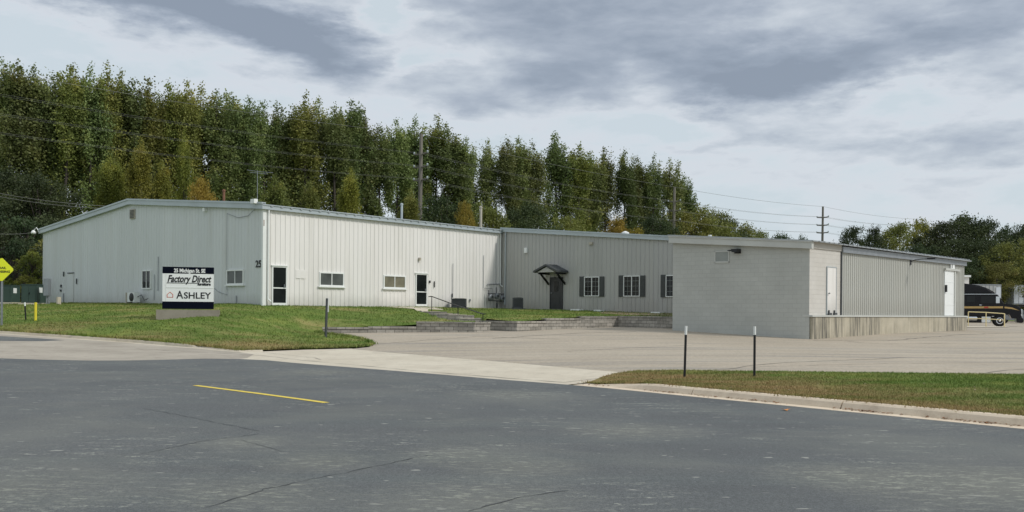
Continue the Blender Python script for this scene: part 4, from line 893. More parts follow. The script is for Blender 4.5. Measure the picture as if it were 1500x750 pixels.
# ------------------------------------------------------------------ transformers, cabinet, posts
def transformer(x0, x1, y0, y1, Z, dp, label):
    a, b = P(x0, y1, Z), P(x1, y1, Z); b.z = a.z; f = Fr(a, b); t = thing('transformer_box', label, 'transformer', a); zt = P(x0, y0, Z).z; h_ = zt - a.z; w = f.len
    bm = BM(); box(bm, f, 0, w, -dp, 0, a.z + .02, a.z + h_ * .96); box(bm, f, -.03, w + .03, -dp - .03, .03, a.z + h_ * .96 + .002, zt); obj('cabinet', bm, M['green'], t)
    bm = BM(); box(bm, f, w * .06, w * .49, .0, .02, a.z + .08, zt - .12); box(bm, f, w * .51, w * .94, 0, .02, a.z + .08, zt - .12); d = obj('door', bm, M['green'], t)
    bm = BM(); box(bm, f, w + .001, w + .006, -dp * .62, -dp * .25, zt - .52, zt - .2); obj('notice', bm, M['signw'], t)
    bm = BM(); box(bm, f, w * .53, w * .56, .02, .06, a.z + h_ * .45, a.z + h_ * .58); obj('handle', bm, M['black'], d)
    bm = BM(); box(bm, f, -.15, w + .12, -dp - .15, .12, a.z - .4, a.z + .018); obj('pad', bm, M['conc'], t)
transformer(-14, 16, 417, 443, 59.5, 1.1, 'dark green transformer box at the left edge, partly cut off by the frame')
transformer(31, 53.5, 416, 444, 57.5, 1.15, 'dark green transformer box next to the warehouse corner')
a = P(63.5, 433, 57.2); f = Fr(a, a + Vector((1, .05, 0))); t = thing('electrical_cabinet', 'grey metal electrical cabinet on legs at the far corner of the white warehouse', 'cabinet', P(69, 444, 57.2))
bm = BM(); box(bm, f, 0, .30, -.36, 0, a.z, P(63, 408, 57.2).z); obj('cabinet', bm, M['grey'], t)
for s in (.12, .25):
    bm = BM(); tube(bm, [f.at(s, -.2, a.z + .02), f.at(s, -.2, a.z - .5)], .05, 6); obj('leg', bm, M['grey'], t)
def marker(x, y0, y1, g, label, name='marker_post', cat='post', r=.035, tip=None, m='black', Z=None, group=None, tipm='signw', lean=0.0):
    p = hit(x, y1, g) if Z is None else P(x, y1, Z); h_ = P(x, y0, p.y).z - p.z; t = thing(name, label, cat, p, group)
    top = p + Vector((lean, 0, h_)); k = tip or 0; mid = p.lerp(top, 1 - k)
    bm = BM(); tube(bm, [p - Vector((0, 0, .15)), mid], r, 8); obj('shaft', bm, M[m], t)
    if tip: bm = BM(); tube(bm, [mid + Vector((0, 0, .001)), top], r * 1.05, 8); obj('tip', bm, M[tipm], t)
    return t
g_s = lambda x, y: g_strip(x, y)
marker(1002.5, 477.5, 553, g_s, 'white tipped black marker post in the lawn strip, nearer the driveway', r=.028, tip=.17, lean=.03, group='marker posts by the kerb')
marker(1105, 478, 552, g_s, 'white tipped black marker post in the lawn strip, right one of the two', r=.028, tip=.17, group='marker posts by the kerb')
t = marker(477, 437, 494.5, g_up, 'plain dark metal post standing on the lawn left of the low block wall', r=.055, m='dgrey', lean=.05)
p0 = Vector(t.location); bm = BM(); box(bm, Fr(p0, p0 + Vector((1, 0, 0))), .06, .12, -.02, .02, p0.z + 1.1, p0.z + 1.7); obj('tag_plate', bm, M['signw'], t)
marker(38, 443, 469, g_up, 'thin black marker post with white tip on the left lawn', r=.035, tip=.2, lean=-.06)
marker(52, 443, 470, g_up, 'bright yellow marker post on the left lawn', r=.06, m='ypost')
marker(86, 435, 444, g_up, 'short concrete stub post by the gable wall', r=.14, m='conc', Z=57)

# AC units and meters
def ac(x0, x1, y0, y1, Z, label, group='air conditioners by the walls'):
    a, b = P(x0, y1, Z), P(x1, y1, Z); b.z = a.z; f = Fr(a, b); t = thing('air_conditioner', label, 'air conditioner', a, group); w = f.len; zt = P(x0, y0, Z).z
    bm = BM(); box(bm, f, .04, w - .04, -w + .04, -.04, a.z + .05, zt - .06); obj('coil', bm, M['acside'], t)
    bm = BM()
    for s in (0, w - .07):
        for n_ in (-w, -.07): box(bm, f, s, s + .07, n_, n_ + .07, a.z, zt - .05)
    box(bm, f, 0, w, -w, 0, zt - .05, zt); box(bm, f, 0, w, -w, 0, a.z, a.z + .06)
    n = 18
    for i in range(n): zz = a.z + .08 + (zt - a.z - .16) * i / n; box(bm, f, .07, w - .07, -.03, -.018, zz, zz + .012)
    obj('housing', bm, M['dgrey'], t)
    bm = BM(); lathe(bm, f.at(w / 2, -w / 2, zt), [(w * .38, 0), (w * .38, .015), (w * .1, .02)], 14); obj('fan_guard', bm, M['black'], t)
    bm = BM(); box(bm, f, -.3, w + .15, -w - .1, .15, a.z - .2, a.z - .003); obj('pad', bm, M['dgrey'], t)
    return t
ac(661, 682.5, 437.2, 450, 57.2, 'dark grey air conditioner against the white wall, just right of the handrail')
ac(750.5, 766.5, 436, 451.5, 58.5, 'dark grey air conditioner against the grey wall, right of the gas meters')
# mini split
s, z = frAB.px(208, 444); p = frAB.at(s, .25, g_up(*frAB.at(s, .25, 0).xy)); fm = Fr(frAB.at(s, .7, 0), frAB.at(s, .7, 0) - frAB.d)
t = thing('outdoor_unit', 'white heat pump unit with a black fan against the gable wall left of the sign', 'heat pump', p)
z0 = p.z + .1; bm = BM(); box(bm, fm, -.45, .42, -.35, 0, z0, z0 + .56); obj('casing', bm, M['trimw'], t); bm = BM(); box(bm, fm, -.62, -.47, -.35, .02, z0 - .1, z0 + .56); obj('side_panel', bm, M['louvre'], t)
bm = BM(); lathe(bm, fm.at(.1, .001, z0 + .28), [(.25, 0), (.25, .03), (.2, .035), (.06, .05)], 18, fm.n); obj('fan', bm, M['black'], t)
bm = BM(); tube(bm, [fm.at(.42, -.2, z0 + .3), fm.at(.7, -.3, z0 + .42), fm.at(.85, -.4, z0 + .1), fm.at(1.1, -.5, z0 + .2)], .025, 5); obj('hose', bm, M['dgrey'], t)
# gas meters
s, z = frAC.px(722, 450); p = frAC.at(s, .3, g_up(*frAC.at(s, .3, 0).xy)); t = thing('gas_meter_bank', 'bank of grey gas meters and pipes in the corner where white and grey walls meet', 'gas meter', p)
def wp(x, y, n=.3): s, z = frAC.px(x, y); return frAC.at(s, n, z)
for x, y in ((713.5, 435), (722, 434), (730, 437), (738, 437)):
    q = wp(x, y, .35); bm = BM(); lathe(bm, q - frAC.n * .1, [(.15, 0), (.2, .04), (.2, .16), (.12, .2)], 12, frAC.n); m_ = obj('meter', bm, M['grey'], t)
    bm = BM(); box(bm, Fr(q, q + frAC.d), -.08, .08, .1, .14, q.z - .06, q.z + .08); obj('dial', bm, M['dgrey'], m_)
bm = BM()
for pl in ([(710, 430), (744, 431)], [(711, 440), (744, 442)], [(722, 430), (722, 421)], [(737, 430), (737, 417), (744.5, 417), (744.5, 441)], [(723, 440), (723, 450)], [(711, 425), (711, 441)], [(730, 430), (730, 441)], [(717, 430), (717, 441)]):
    tube(bm, [wp(x, y) for x, y in pl], .035, 6)
tube(bm, [wp(723, 451), wp(723, 444)], .07, 6)
obj('pipework', bm, M['dgrey'], t)
bm = BM(); tube(bm, [wp(712, 416.5, .1), wp(735, 416, .1)], .03, 6); tube(bm, [wp(719, 430, .12), wp(719, 422.5, .12), wp(707.5, 422, .12)], .02, 5); obj('feed_pipe', bm, M['grey'], t)
# pale buckets / splash blocks along grey wall
for x, y, w_, lb in ((852, 454.5, .36, 'leftmost pale concrete splash block at the foot of the grey wall'), (884, 454.8, .28, 'pale concrete splash block at the foot of the grey wall between two shuttered windows'), (969, 459.2, .32, 'pale concrete splash block at the foot of the grey wall beside the block storeroom')):
    s, z = frG.px(x, y); p = frG.at(s, .45, 0); p.z = g_up(p.x, p.y); bm = BM(); f = Fr(p - frG.d * w_, p + frG.d * w_); ff = f
    box(bm, f, 0, 2 * w_, -.25, .25, p.z - .1, p.z + .10); bmesh.ops.bevel(bm, geom=bm.edges[:], offset=.03, segments=2, affect='EDGES'); setp(obj('splash_block', bm, M['trimw'], loc=p), lb, 'splash block', 'splash blocks')
# bare soil strip along the grey wall
s0, _ = frG.px(890, 455); bm = BM()
sheet('soil_bed', [frG.at(s0, .06, 0), frG.at(16.5, .06, 0), frG.at(16.5, 4.9, 0), frG.at(frG.px(915, 455)[0], 2.6, 0)], g_up, M['soil'], .7, .03)

# ------------------------------------------------------------------ trucks, trailers, rail
def rail():
    t = thing('safety_rail', 'pale yellow pipe safety rail beside the black truck', 'railing', P(1418, 479, 72)); pts = [(1418.5, 456.5, 476, 72), (1444.5, 457.3, 477.8, 71.5), (1471.5, 459.2, 479.3, 71)]
    for x, y0, y1, Z in pts:
        a = P(x, y0, Z); b = P(x, y1, Z); b.x = a.x; bm = BM(); tube(bm, [b - Vector((0, 0, .3)), a], .04, 8); obj('post', bm, M['cream'], t)
    for dy in (0.3, 9.6):
        bm = BM(); tube(bm, [P(x, y0 + dy, Z) for x, y0, y1, Z in pts], .033, 8); obj('rail', bm, M['cream'], t)
rail()
def hexd(b): return b
def wheel(parent, c, r, w, ax, chrome=True):
    bm = BM(); lathe(bm, c - ax * w / 2, [(r * .6, 0), (r * .93, .0), (r, .05), (r, w - .05), (r * .93, w), (r * .6, w)], 24, ax); wh = obj('wheel', bm, M['tyre'], parent, smooth=True)
    bm = BM(); lathe(bm, c - ax * (w / 2 + .01), [(r * .58, 0), (r * .58, w + .015), (r * .45, w + .02), (r * .40, w - .04), (r * .2, w + .0), (r * .18, w + .09), (r * .08, w + .1)], 20, ax); obj('rim', bm, M['chrome'], wh, smooth=True)
def tractor(origin, yaw, label, body='truck', stripe=True):
    f = Fr(origin, origin + Vector((math.cos(yaw), math.sin(yaw), 0)))  # n points to the camera side
    t = thing('semi_truck', label, 'truck', origin); z0 = origin.z; Wd = 2.35
    def ext(prof, n0, n1, name, m, bev=.06, parent=t):
        bm = BM(); prism(bm, [f.at(s, n0, z0 + z) for s, z in prof], f.n * (n1 - n0))
        if bev: bmesh.ops.bevel(bm, geom=bm.edges[:], offset=bev, segments=3, affect='EDGES', clamp_overlap=True)
        return obj(name, bm, M[m], parent)
    cab = ext([(-6.2, .95), (-6.2, 2.95), (-.22, 2.95), (.36, 2.12), (.4, .95)], -Wd, 0, 'cab', body)
    ext([(-6.1, 2.98), (-6.1, 3.95), (-2.9, 3.98), (-1.9, 3.85), (-1.05, 3.55), (-.5, 3.2), (-.28, 2.98)], -Wd + .12, -.12, 'roof_fairing', body, .12)
    ext([(-6.1, 2.955), (-6.1, 3.0), (-.28, 3.0), (-.2, 2.955)], -Wd - .01, .012, 'roof_trim', 'chrome', 0)
    ext([(.2, .95), (.2, 2.1), (.9, 2.05), (1.4, 1.95), (1.72, 1.75), (1.82, .75), (.95, .75), (.85, 1.12), (.5, 1.25), (.3, 1.2)], -Wd + .12, -.12, 'hood', body, .08)
    ext([(-.58, 1.15), (-.68, 1.3), (-.45, 1.42), (0, 1.48), (.45, 1.4), (.68, 1.15), (.56, 1.05), (.4, 1.26), (0, 1.33), (-.4, 1.28)], -.35, .03, 'fender', body, 0)
    ext([(1.35, .38), (1.35, .8), (1.9, .8), (1.95, .45), (1.85, .35)], -Wd, 0, 'bumper', body, .05)
    bm = BM(); box(bm, f, 1.74, 1.86, -Wd + .55, -.55, z0 + .82, z0 + 1.62)
    for i in range(9): box(bm, f, 1.86, 1.885, -Wd + .6, -.6, z0 + .86 + i * .083, z0 + .9 + i * .083)
    obj('grille', bm, M['chrome'], t)
    for n0 in (-.5, -Wd + .14):
        bm = BM(); box(bm, f, 1.45, 1.84, n0, n0 + .36, z0 + .92, z0 + 1.22); bmesh.ops.bevel(bm, geom=bm.edges[:], offset=.05, segments=2, affect='EDGES'); obj('headlight', bm, M['chrome'], t)
    # glazing: windscreen and side windows
    bm = BM(); a = Vector; v = [f.at(-.20, -.14, z0 + 2.93), f.at(-.20, -Wd + .14, z0 + 2.93), f.at(.34, -Wd + .1, z0 + 2.16), f.at(.34, -.1, z0 + 2.16)]; nn = (f.d * .75 + Vector((0, 0, .6))).normalized(); prism(bm, [q + nn * .01 for q in v], nn * .012); obj('windscreen', bm, M['glass2'], t)
    for pr in ([(-1.55, 2.15), (-1.55, 2.78), (-.55, 2.78), (-.1, 2.15)], [(-2.75, 2.25), (-2.75, 2.8), (-2.05, 2.8), (-2.05, 2.25)]):
        bm = BM(); prism(bm, [f.at(s, .004, z0 + z) for s, z in pr], f.n * .012); obj('side_window', bm, M['glass'], t)
    bm = BM(); box(bm, f, -.35, -.05, .18, .42, z0 + 2.15, z0 + 2.75); tube(bm, [f.at(-.2, 0, z0 + 2.5), f.at(-.2, .3, z0 + 2.5)], .03, 6); obj('mirror', bm, M['chrome'], t)
    if stripe:
        bm = BM(); prism(bm, [f.at(s, .004, z0 + z) for s, z in ((-6, 1.62), (-6, 1.82), (.25, 1.86), (.25, 1.68))], f.n * .006); obj('gold_stripe', bm, M['gold'], t)
        bm = BM(); prism(bm, [f.at(s, -.118, z0 + z) for s, z in ((.25, 1.70), (.25, 1.86), (1.0, 1.76), (1.6, 1.48), (.95, 1.62))], f.n * .006); obj('gold_stripe', bm, M['gold'], t)
        bm = BM(); prism(bm, [f.at(s, .012, z0 + z) for s, z in ((-1.3, 1.7), (-1.3, 1.82), (-.95, 1.82), (-.95, 1.7))], f.n * .006); obj('badge', bm, M['redlight'], t)
    bm = BM()
    for s in (-1.75, -.02): box(bm, f, s, s + .02, .003, .01, z0 + 1.0, z0 + 2.9)
    obj('door_seam', bm, M['grey'], t) if False else bm.free()
    bm = BM(); box(bm, f, -1.7, -1.5, .01, .05, z0 + 1.95, z0 + 2.0); obj('door_handle', bm, M['chrome'], t)
    bm = BM(); box(bm, f, -4.4, -4.0, -.2, -.02, z0 + 1.0, z0 + 1.35); obj('tail_light', bm, M['redlight'], t)
    bm = BM(); lathe(bm, f.at(-1.9, -.02, z0 + 1.0), [(.07, 0), (.08, .05), (.08, 3.4), (.06, 3.5)], 10); bm.free()
    bm = BM(); lathe(bm, f.at(-3.2, -.35, z0 + .75), [(.26, 0), (.29, .03), (.29, 1.3), (.26, 1.35)], 18, f.d); obj('fuel_tank', bm, M['chrome'], t)
    ext([(-6.0, .55), (-6.0, .9), (.2, .9), (.2, .55)], -Wd + .5, -.5, 'chassis', 'dgrey', 0)
    ext([(-1.5, .35), (-1.5, .9), (-.75, .9), (-.75, .35)], -.5, -.02, 'cab_step', 'chrome', .02)
    ext([(-3.9, .32), (-3.9, 1.05), (-.72, 1.05), (-.72, .32)], -Wd + .6, -.42, 'side_skirt', body, .03)
    for s, n_ in ((0, -.17), (0, -Wd + .17), (-4.6, -.3), (-5.9, -.3), (-4.6, -Wd + .3), (-5.9, -Wd + .3)): wheel(t, f.at(s, n_, z0 + .52), .52, .3, f.n)
    return t
zt_ = g_low(*P(1464, 478, 88).xy); og = P(1464.5, 478, 86); og.z = max(zt_, P(1464, 478, 86).z - .02)
tractor(og, R(-24), 'black semi truck with gold stripe and high sleeper roof, parked behind the dock corner')
def car(p, yaw, label):
    f = Fr(p, p + Vector((math.cos(yaw), math.sin(yaw), 0))); t = thing('parked_car', label, 'car', p); z0 = p.z; W2 = 1.85
    bm = BM(); prism(bm, [f.at(s, 0, z0 + z) for s, z in ((-2.3, .35), (-2.35, .75), (-2.2, .98), (-1.2, 1.02), (1.0, 1.0), (2.1, .85), (2.3, .6), (2.25, .32))], f.n * -W2); bmesh.ops.bevel(bm, geom=bm.edges[:], offset=.06, segments=3, affect='EDGES', clamp_overlap=True); obj('body', bm, M['grey'], t)
    bm = BM(); a = [f.at(s, -.06, z0 + 1.0) for s in (-1.9, 1.1)]; b = [f.at(s, -W2 + .06, z0 + 1.0) for s in (-1.9, 1.1)]; c = [f.at(s, -.22, z0 + 1.62) for s in (-1.4, .2)]; d = [f.at(s, -W2 + .22, z0 + 1.62) for s in (-1.4, .2)]
    V_ = [bm.verts.new(q) for q in (a[0], a[1], b[1], b[0], c[0], c[1], d[1], d[0])]
    for q in ((0, 1, 2, 3), (4, 7, 6, 5), (0, 4, 5, 1), (1, 5, 6, 2), (2, 6, 7, 3), (3, 7, 4, 0)): bm.faces.new([V_[i] for i in q])
    bmesh.ops.bevel(bm, geom=bm.edges[:], offset=.05, segments=2, affect='EDGES'); obj('glasshouse', bm, M['glass2'], t)
    bm = BM(); box(bm, f, -1.42, .22, -W2 + .2, -.2, z0 + 1.62, z0 + 1.68); bmesh.ops.bevel(bm, geom=bm.edges[:], offset=.03, segments=2, affect='EDGES'); obj('roof', bm, M['grey'], t)
    for s in (-1.4, 1.4):
        for n_ in (-.12, -W2 + .12): wheel(t, f.at(s, n_, z0 + .33), .33, .22, f.n)
    bm = BM(); box(bm, f, 2.12, 2.3, -.5, -.1, z0 + .62, z0 + .78); obj('headlight', bm, M['chrome'], t); bm = BM(); box(bm, f, 2.12, 2.3, -W2 + .1, -W2 + .5, z0 + .62, z0 + .78); obj('headlight', bm, M['chrome'], t)
oc = P(1492, 464, 104); oc.z = g_low(oc.x, oc.y); car(oc, R(-30), 'grey car glimpsed behind the bonnet of the black semi truck')
oc = P(1525, 464, 108); oc.z = g_low(oc.x, oc.y); car(oc, R(-30), 'grey car at the right edge under the pale trailer')
sheet('concrete_pad', [P(1405, 478, 64), P(1478, 480.3, 70), P(1478, 478, 80), P(1400, 474, 80)], g_low, M['conc'], 1.0, .03)
def trailer(x0, x1, y0, y1, Z, label, m, ribs=12, mark=False):
    a, b = P(x0, y1, Z), P(x1, y1, Z); b.z = a.z; f = Fr(a, b); w = f.len; zt = P(x0, y0, Z).z; zg = a.z - 1.1; t = thing('trailer', label, 'trailer', Vector((a.x, a.y, zg)))
    bm = BM(); box(bm, f, 0, w, -2.5, 0, a.z, zt); bmesh.ops.bevel(bm, geom=bm.edges[:], offset=.05, segments=2, affect='EDGES'); obj('box_body', bm, M[m], t)
    bm = BM(); box(bm, f, 0, w, .003, .03, zt - .12, zt - .02); box(bm, f, 0, w, .003, .03, a.z + .02, a.z + .16)
    for i in range(ribs + 1): box(bm, f, i * (w - .05) / ribs, i * (w - .05) / ribs + .04, .003, .025, a.z + .17, zt - .13)
    obj('side_rails', bm, M['grey'], t)
    bm = BM(); box(bm, f, .4, w - .2, -1.6, -.9, a.z - .3, a.z - .004); obj('chassis', bm, M['dgrey'], t)
    for s in (w - .9, w - 2.2): 
        for n_ in (-.25, -2.25): wheel(t, f.at(s, n_, zg + .5), .5, .3, f.n)
    if mark:
        bm = BM(); box(bm, f, 1.0, 1.5, .032, .04, a.z + .9, a.z + 1.05); box(bm, f, 1.15, 1.3, .032, .04, a.z + 1.05, a.z + 1.25); obj('marking', bm, M['dgrey'], t)
    bm = BM(); box(bm, f, w - .62, w - .08, .03, .05, a.z + .9, zt - .35); obj('placard', bm, M['trailer'], t); return t
trailer(1330, 1466.5, 415.5, 452, 110, 'grey weathered box trailer behind the black truck roof', 'trailg', 24)
trailer(1485, 1600, 417.5, 446, 116, 'pale blue-white box trailer at the right edge of the photo', 'trailer', 16, True)
# white block behind the storeroom
f = Fr(P(1370, 470, 104), P(1419, 470, 104)); z1 = P(1415, 406, 104).z; t = thing('white_annex', 'white shed corner showing above the black truck, just past the dock corner', 'building', P(1418, 470, 104))
bm = BM(); box(bm, f, 0, f.len, -5, 0, .3, z1); obj('wall', bm, M['white'], t); bm = BM(); box(bm, f, -.1, f.len + .15, -5.1, .15, z1 + .002, z1 + .22); obj('roof', bm, M['trimw'], t)
t.location = t.location

# ------------------------------------------------------------------ utility poles & wires
def pole_parts(p, top, r, arms, armw, label, dirv=None):
    t = thing('utility_pole', label, 'utility pole', p, 'utility poles of the power line behind the buildings'); bm = BM(); tube(bm, [p, top], r * 1.3, 8, r * .8); obj('pole', bm, M['wood'], t)
    ends = []
    for z in arms:
        c = p.lerp(top, (z - p.z) / (top.z - p.z)); bm = BM(); dv = DB * armw
        tube(bm, [c - dv + Vector((0, 0, .12)), c, c + dv + Vector((0, 0, .12))], .11, 6); a_ = obj('cross_arm', bm, M['wood'], t)
        for sg in (-1, 1): bm = BM(); lathe(bm, c + dv * sg + Vector((0, 0, .12)), [(.11, 0), (.14, .06), (.09, .12), (.14, .18), (.05, .28)], 8); obj('insulator', bm, M['fascia'], a_)
        ends.append((c - dv * .3 + Vector((0, 0, .18)), c + dv * .3 + Vector((0, 0, .18))))
    return top, ends
poles = []
# arms
PL = [(617, 196, 106.6, (226.5, 245.5, 264.5), 'utility pole with three cross-arms standing behind the white warehouse roof'), (988, 274, 150.5, (296, 309.5, 324), 'utility pole rising behind the left end of the block storeroom'),
      (1205.5, 302.5, 175.6, (319, 330.5, 341.5), 'utility pole against open sky above the white-painted end of the storeroom'), (1342.5, 321, 197, (331, 341, 351), 'utility pole among trees above the dock siding')]
for x, yt, Z, arms, lb in PL:
    top = P(x, yt, Z); p = Vector((top.x - .15, Z, 1.2)); poles.append(pole_parts(p, top, .24, [P(x, y, Z).z for y in arms], 1.1, lb))
# pole out of frame to the left that carries the near ends of the wires
Zl = 66.0; leftp = []
for k, y in enumerate((111, 142, 172)):
    c = P(-160, y, Zl); dv = DB * .33; leftp.append((c - dv, c + dv))
def wire(a, b, sag, label, r=.022, n=24, nm='power_line'):
    pts = [a.lerp(b, i / n) - Vector((0, 0, sag * 4 * (i / n) * (1 - i / n))) for i in range(n + 1)]; bm = BM(); tube(bm, pts, r, 4, cap=False)
    return setp(obj(nm, bm, M['wire'], loc=a), label, 'power line', 'power lines')
lv = ['upper', 'middle', 'lower']; sp = ['left edge of the photo and the first pole', 'first and second poles', 'second and third poles', 'third and fourth poles']
allp = [(None, leftp)] + poles
for i in range(4):
    for k in range(3):
        for j in range(2):
            a, b = allp[i][1][k][j], allp[i + 1][1][k][j]; wire(a, b, (.5, .6, .5, .5)[i], '%s %s-side wire strung between the %s' % (lv[k], ('far', 'near')[j], sp[i]), r=(.007, .011, .014, .016)[i])
wire(P(-100, 86, 66), poles[0][0], .5, 'thin top wire rising to the left edge above the poplars', .015)
for i in range(3): wire(poles[i][0], poles[i + 1][0], .4, 'thin top wire strung between the tips of the %s' % sp[i + 1], .02)
wire(P(-60, 271, 60), P(190, 303, 64), .3, 'upper one of the two service cables low at the left, in front of the trees', .012); wire(P(-60, 275, 60.4), P(190, 306, 64), .35, 'lower one of the two service cables low at the left, in front of the trees', .012)
wire(P(-60, 333, 62), frAB.at(26.6, .2, z_b + .1), .3, 'single cable running in to the far eave of the white warehouse', .011)

# ------------------------------------------------------------------ trees
def leaf(bmv, bmf, c, s, rr):
    n = Vector((rr.gauss(0, 1), rr.gauss(0, 1), rr.gauss(.3, 1))).normalized(); u = n.orthogonal().normalized(); a = rr.uniform(0, 6.28); w = n.cross(u)
    u, w = u * math.cos(a) + w * math.sin(a), w * math.cos(a) - u * math.sin(a); i = len(bmv); l = s * rr.uniform(.7, 1.4); k = s * rr.uniform(.5, .9)
    bmv += [c - u * l * .5, c + w * k * .5, c + u * l * .5, c - w * k * .5]; bmf.append((i, i + 1, i + 2, i + 3))
TREES = 1
def mk_mesh(name, v, f, m):
    me = bpy.data.meshes.new(name); me.from_pydata([tuple(q) for q in v], [], f); me.materials.append(m); return me
def tree_proto(seed, H, kind, lm, nleaf=5200, ls=.42, width=1.0, crown0=.2):
    rr = random.Random(seed); tb = BM(); v, f = [], []
    lean = Vector((rr.uniform(-.4, .4), rr.uniform(-.4, .4), 0))
    def axis(t): return Vector((lean.x * t, lean.y * t, H * t)) + Vector((math.sin(t * 5 + seed) * .15, math.cos(t * 4 + seed) * .15, 0))
    tube(tb, [axis(t / 8 * .97) for t in range(9)], H * .0115, 7, .03)
    nodes = []
    if kind == 'poplar':
        nb = 27; leaders = rr.randint(3, 5)
        for i in range(nb):
            t = crown0 + (1 - crown0) * ((i + rr.random()) / nb) ** .95 * .93; a = rr.uniform(0, 6.28); b0 = axis(t * .9)
            prof = math.sin(math.pi * min(1, (t - crown0) / (1 - crown0) * .8 + .22)) ** .7
            rad = (.8 + H * .055 * prof) * width * rr.uniform(.6, 1.15); upz = rad * rr.uniform(1.0, 1.9) + .6
            tip = b0 + Vector((math.cos(a) * rad, math.sin(a) * rad, upz)); tip.z = min(tip.z, H * rr.uniform(.93, 1.0))
            mid = b0.lerp(tip, .5) + Vector((math.cos(a), math.sin(a), -.4)) * rad * .15
            tube(tb, [b0, mid, tip], .09 * (1.2 - t), 4, .02, cap=False)
            for q in range(4):
                w_ = .35 + .65 * (q + rr.random()) / 4; c = b0.lerp(mid, w_ * 2) if w_ < .5 else mid.lerp(tip, w_ * 2 - 1); nodes.append((c, rr.uniform(.45, 1.0) * (1.15 - .4 * w_), rr.uniform(.8, 1.3)))
        for L_ in range(leaders):
            a = rr.uniform(0, 6.28); o = Vector((math.cos(a), math.sin(a), 0)) * (rr.uniform(.8, 2.2) if L_ else 0); ht = H * (1 - .03 * L_ * (.3 + 1.3 * rr.random()))
            for q in range(7): c = axis(.74) + o * (q / 6) ** .5; c.z = H * .74 + (ht - H * .74) * q / 6; nodes.append((c, .95 - .085 * q, .9))
    else:
        ph = [rr.uniform(0, 6.28) for _ in range(6)]
        for i in range(90):
            a = rr.uniform(0, 6.28); q = ((i + rr.random()) / 90) ** .8; t = crown0 + (.97 - crown0) * q
            lob = 1 + .16 * math.sin(3 * a + ph[0] + 4 * q) + .12 * math.sin(5 * a + ph[1] - 7 * q); rad = H * .36 * width * lob * math.sin(math.pi * (q * .80 + .18)) ** .7 * (rr.uniform(.72, 1.0) if i % 3 else rr.uniform(.2, .7))
            tip = Vector((math.cos(a) * rad, math.sin(a) * rad, H * t + rr.gauss(0, .02) * H)); tip.z = min(tip.z, H * .97)
            if i % 4 == 0:
                b0 = axis(max(.12, t * .5)); mid = b0.lerp(tip, .5) + Vector((0, 0, .4)); tube(tb, [b0, mid, tip], .14 * (1.1 - t * .6), 4, .02, cap=False)
            nodes.append((tip, H * rr.uniform(.045, .085), rr.uniform(.6, .9)))
            for _ in range(2): nodes.append((tip + Vector((rr.gauss(0, 1), rr.gauss(0, 1), rr.gauss(0, .6))) * H * .045, H * rr.uniform(.02, .04), 1))
    tot = sum(n_[1] ** 2 for n_ in nodes)
    for c, r, zs_ in nodes:
        k = int(nleaf * r * r / tot) + 1
        for _ in range(k):
            d = Vector((rr.gauss(0, 1), rr.gauss(0, 1), rr.gauss(0, 1))) ; d = d * r * .52; leaf(v, f, c + Vector((d.x, d.y, d.z * (1.9 if kind == 'poplar' else 1.1) * zs_)), ls, rr)
    tm = bpy.data.meshes.new('trunk'); tb.to_mesh(tm); tb.free(); tm.materials.append(M['bark'])
    for p_ in tm.polygons: p_.use_smooth = True
    return dict(trunk=tm, crown=mk_mesh('crown', v, f, lm), H=H)
crown_cache = {}
def place_tree(pr, p, H, label, name='poplar_tree', cat='tree', group=None, lm=None, wscale=1.0, rz=None):
    t = thing(name, label, cat, p, group); k = H / pr['H']; t.scale = (k * wscale, k * wscale, k); t.rotation_euler.z = rnd.uniform(0, 6.28) if rz is None else rz
    a = bpy.data.objects.new('trunk', pr['trunk']); C.objects.link(a); a.parent = t
    me = pr['crown']
    if lm is not None:
        key = (me.name, lm.name)
        if key not in crown_cache: m2 = me.copy(); m2.materials.clear(); m2.materials.append(lm); crown_cache[key] = m2
        me = crown_cache[key]
    b = bpy.data.objects.new('crown', me); C.objects.link(b); b.parent = t; return t
pops = [tree_proto(100 + i, 26, 'poplar', M['leaf'], 17000, .265, rnd.uniform(.9, 1.15), .18 + .15 * (i % 3)) for i in range(7)]
pops_b = [tree_proto(150 + i, 26, 'poplar', M['leaf'], 9000, .28, 1.0, .42) for i in range(3)]
broads = [tree_proto(200 + i, 12, 'broad', M['leafm'], 15000, .20, 1.0, .12) for i in range(4)]
bushes = [tree_proto(300 + i, 5, 'broad', M['leafm'], 4500, .16, 1.3, .04) for i in range(3)]
skyl = [(-150, 85), (-60, 95), (0, 98), (30, 100), (60, 108), (82, 122), (95, 112), (110, 105), (125, 103), (140, 112), (155, 100), (172, 118), (190, 126), (215, 124), (240, 130), (262, 125), (285, 130), (312, 142), (338, 143), (358, 152), (375, 150), (395, 166), (415, 160),
        (430, 164), (447, 146), (464, 147), (482, 168), (505, 157), (520, 158), (538, 178), (560, 190), (585, 184), (605, 180), (622, 196), (640, 174), (655, 190), (672, 210), (690, 206), (708, 214), (725, 212), (745, 213), (761, 210), (780, 215), (800, 226), (817, 202),
        (835, 222), (850, 217), (868, 230), (885, 225), (911, 229), (932, 238), (953, 233), (980, 240), (998, 258), (1010, 275)]
def sky_y(x):
    for (a, b), (c, d) in zip(skyl, skyl[1:]):
        if a <= x <= c: return b + (d - b) * (x - a) / (c - a)
    return skyl[-1][1]
T0, T1 = Vector((-54.7, 100)), Vector((24.5, 160))
def rowZ(x, off=0):
    k = (x - 750) / F; d = T1 - T0; # solve T0 + t d with X = k Y
    t = (k * T0.y - T0.x) / (d.x - k * d.y); return T0.y + d.y * t + off
